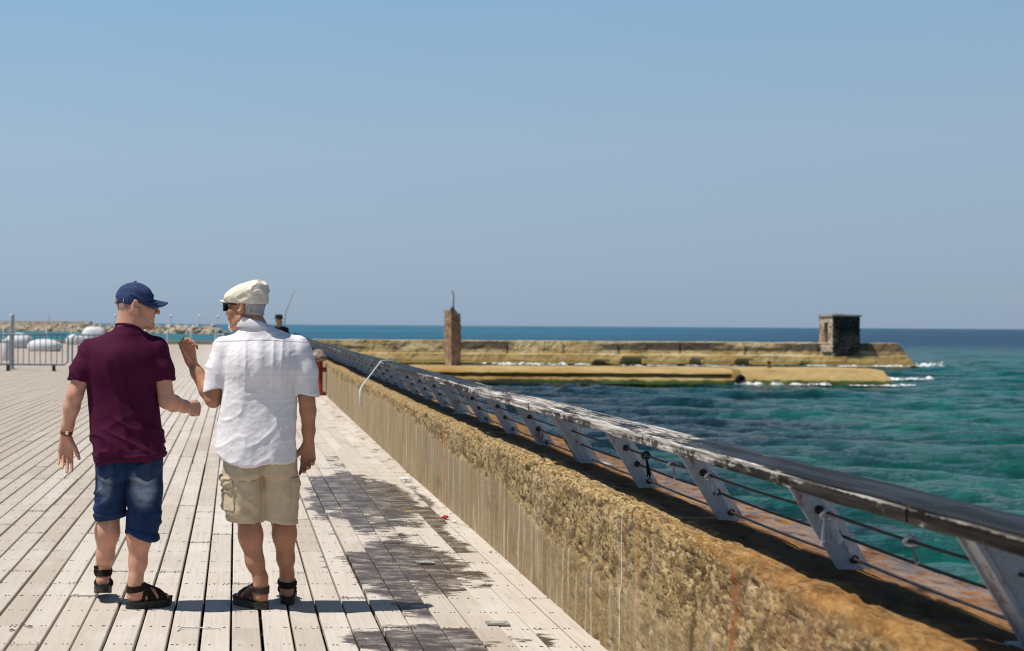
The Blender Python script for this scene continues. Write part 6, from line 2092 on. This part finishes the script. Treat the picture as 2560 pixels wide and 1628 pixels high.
def crumple(name, loc, r, seed, mat, label, cat, group=None):
    ni, nj = 9, 14
    V, F = [], []
    for i in range(ni):
        th_ = math.pi * i / (ni - 1)
        for j in range(nj):
            p_ = 2 * math.pi * j / nj
            V.append((math.sin(th_) * math.cos(p_), math.sin(th_) * math.sin(p_), math.cos(th_)))
    V = np.array(V)
    V *= (0.55 + 0.9 * vnoise(V * 2.2 + seed * 7, seed))[:, None]
    V *= np.array(r)
    V[:, 2] -= V[:, 2].min()
    for i in range(ni - 1):
        for j in range(nj):
            F.append((i * nj + j, i * nj + (j + 1) % nj, (i + 1) * nj + (j + 1) % nj, (i + 1) * nj + j))
    o = MB().add(V, F).obj(name, mat, None, False, loc, seed)
    tag(o, label, cat, group)
crumple('paper_scrap', (1.66, 13.55, 0.003), (0.04, 0.07, 0.02), 1, MT['paper'], 'crumpled white paper lying against the foot of the wall', 'litter')
crumple('bottle_cap', (1.655, 10.95, 0.003), (0.02, 0.03, 0.014), 2, MT['red_plastic'], 'small red scrap at the foot of the wall', 'litter')
crumple('paper_scrap', (1.70, 10.75, 0.003), (0.016, 0.02, 0.01), 3, MT['paper'], 'tiny white scrap next to the red one by the wall', 'litter')
crumple('paper_scrap', (1.715, 9.35, 0.003), (0.008, 0.014, 0.01), 4, MT['paper'], 'tiny pale scrap by the wall near the stains', 'litter')
# dead leaves
MT['leaf'] = mottled('dry_leaf', (0.14, 0.06, 0.025), (0.09, 0.04, 0.02), 60, 0.8)
for i, (x, yv, a) in enumerate(((-1.06, 7.05, 0.4), (-1.02, 6.98, 1.7), (-1.09, 6.9, 2.6))):
    o = MB().add([(0, -0.025, 0.004), (0.011, -0.005, 0.010), (0, 0.025, 0.005), (-0.011, -0.004, 0.009), (0, -0.002, 0.004)], [(0, 1, 4), (1, 2, 4), (2, 3, 4), (3, 0, 4)]).obj('dry_leaf', MT['leaf'], None, False, (x, yv, 0.0), a)
    tag(o, ('small brown dry leaf on the boards at the lower left, farthest back', 'small brown dry leaf on the boards at the lower left, middle one', 'small brown dry leaf on the boards at the lower left, nearest')[i], 'leaf', 'dry leaves at the lower left')
# white cable tie lying on the boards
t_ = [(-0.115 + 0.0, 6.98, 0.006), (-0.10, 7.03, 0.012), (-0.03, 7.05, 0.010), (0.04, 7.04, 0.006), (0.10, 7.03, 0.006)]
tag(MB().tube([(p[0] - 0.16, p[1] - 0.08, p[2]) for p in t_], [0.004, 0.004, 0.0035, 0.003, 0.002], 6).obj('cable_tie', MT['paper'], None, True), 'white plastic strip lying on the boards at the bottom edge', 'strip')
# plastic ribbons tied to the cables
def ribbon_tie(loc, L, w, seed, mat, label, tail=True):
    rr = np.random.default_rng(seed)
    V, F = [], []
    nu, nv = 14, 9
    for i in range(nu):
        t = i / (nu - 1)
        for j in range(nv):
            u = j / (nv - 1) - 0.5
            ww = w * (0.16 + 0.84 * t ** 0.8)
            V.append((ww * u + 0.10 * L * t, 0.010 * math.sin(u * 22 + seed) * (0.3 + t) - 0.02 * t, -L * t - 0.012 * math.cos(u * 15 + seed) * t))
    for i in range(nu - 1):
        for j in range(nv - 1):
            F.append((i * nv + j, i * nv + j + 1, (i + 1) * nv + j + 1, (i + 1) * nv + j))
    e = empty('tied_ribbon', loc)
    tag(e, label, 'ribbon')
    MB().add(V, F).obj('tail', mat, e, True)
    k_ = [(0.017 * math.cos(t), 0.012 * math.sin(2 * t), 0.015 * math.sin(t)) for t in np.linspace(0, 2 * math.pi, 12)]
    MB().tube(k_, 0.0065, 6, caps=False).obj('knot', mat, e, True)
ribbon_tie((1.945, 4.59, 0.908), 0.085, 0.07, 1, MT['plastic'], 'white plastic strip fanned out from a knot on the nearest slanted post')
ribbon_tie((1.946, 4.02, 0.912), 0.06, 0.010, 2, MT['plastic'], 'thin translucent strip hanging from the upper cable close to the right edge')
ribbon_tie((1.946, 5.72, 0.912), 0.07, 0.05, 3, MT['plastic'], 'pale plastic scrap tied to the second slanted post from the right')
ribbon_tie((1.948, 6.62, 0.912), 0.10, 0.022, 4, MT['black_cloth'], 'black rag hanging from the upper cable beside a rusty post')
ribbon_tie((1.948, 6.22, 0.910), 0.055, 0.014, 5, MT['plastic'], 'dirty little strip knotted to the upper cable between two posts')
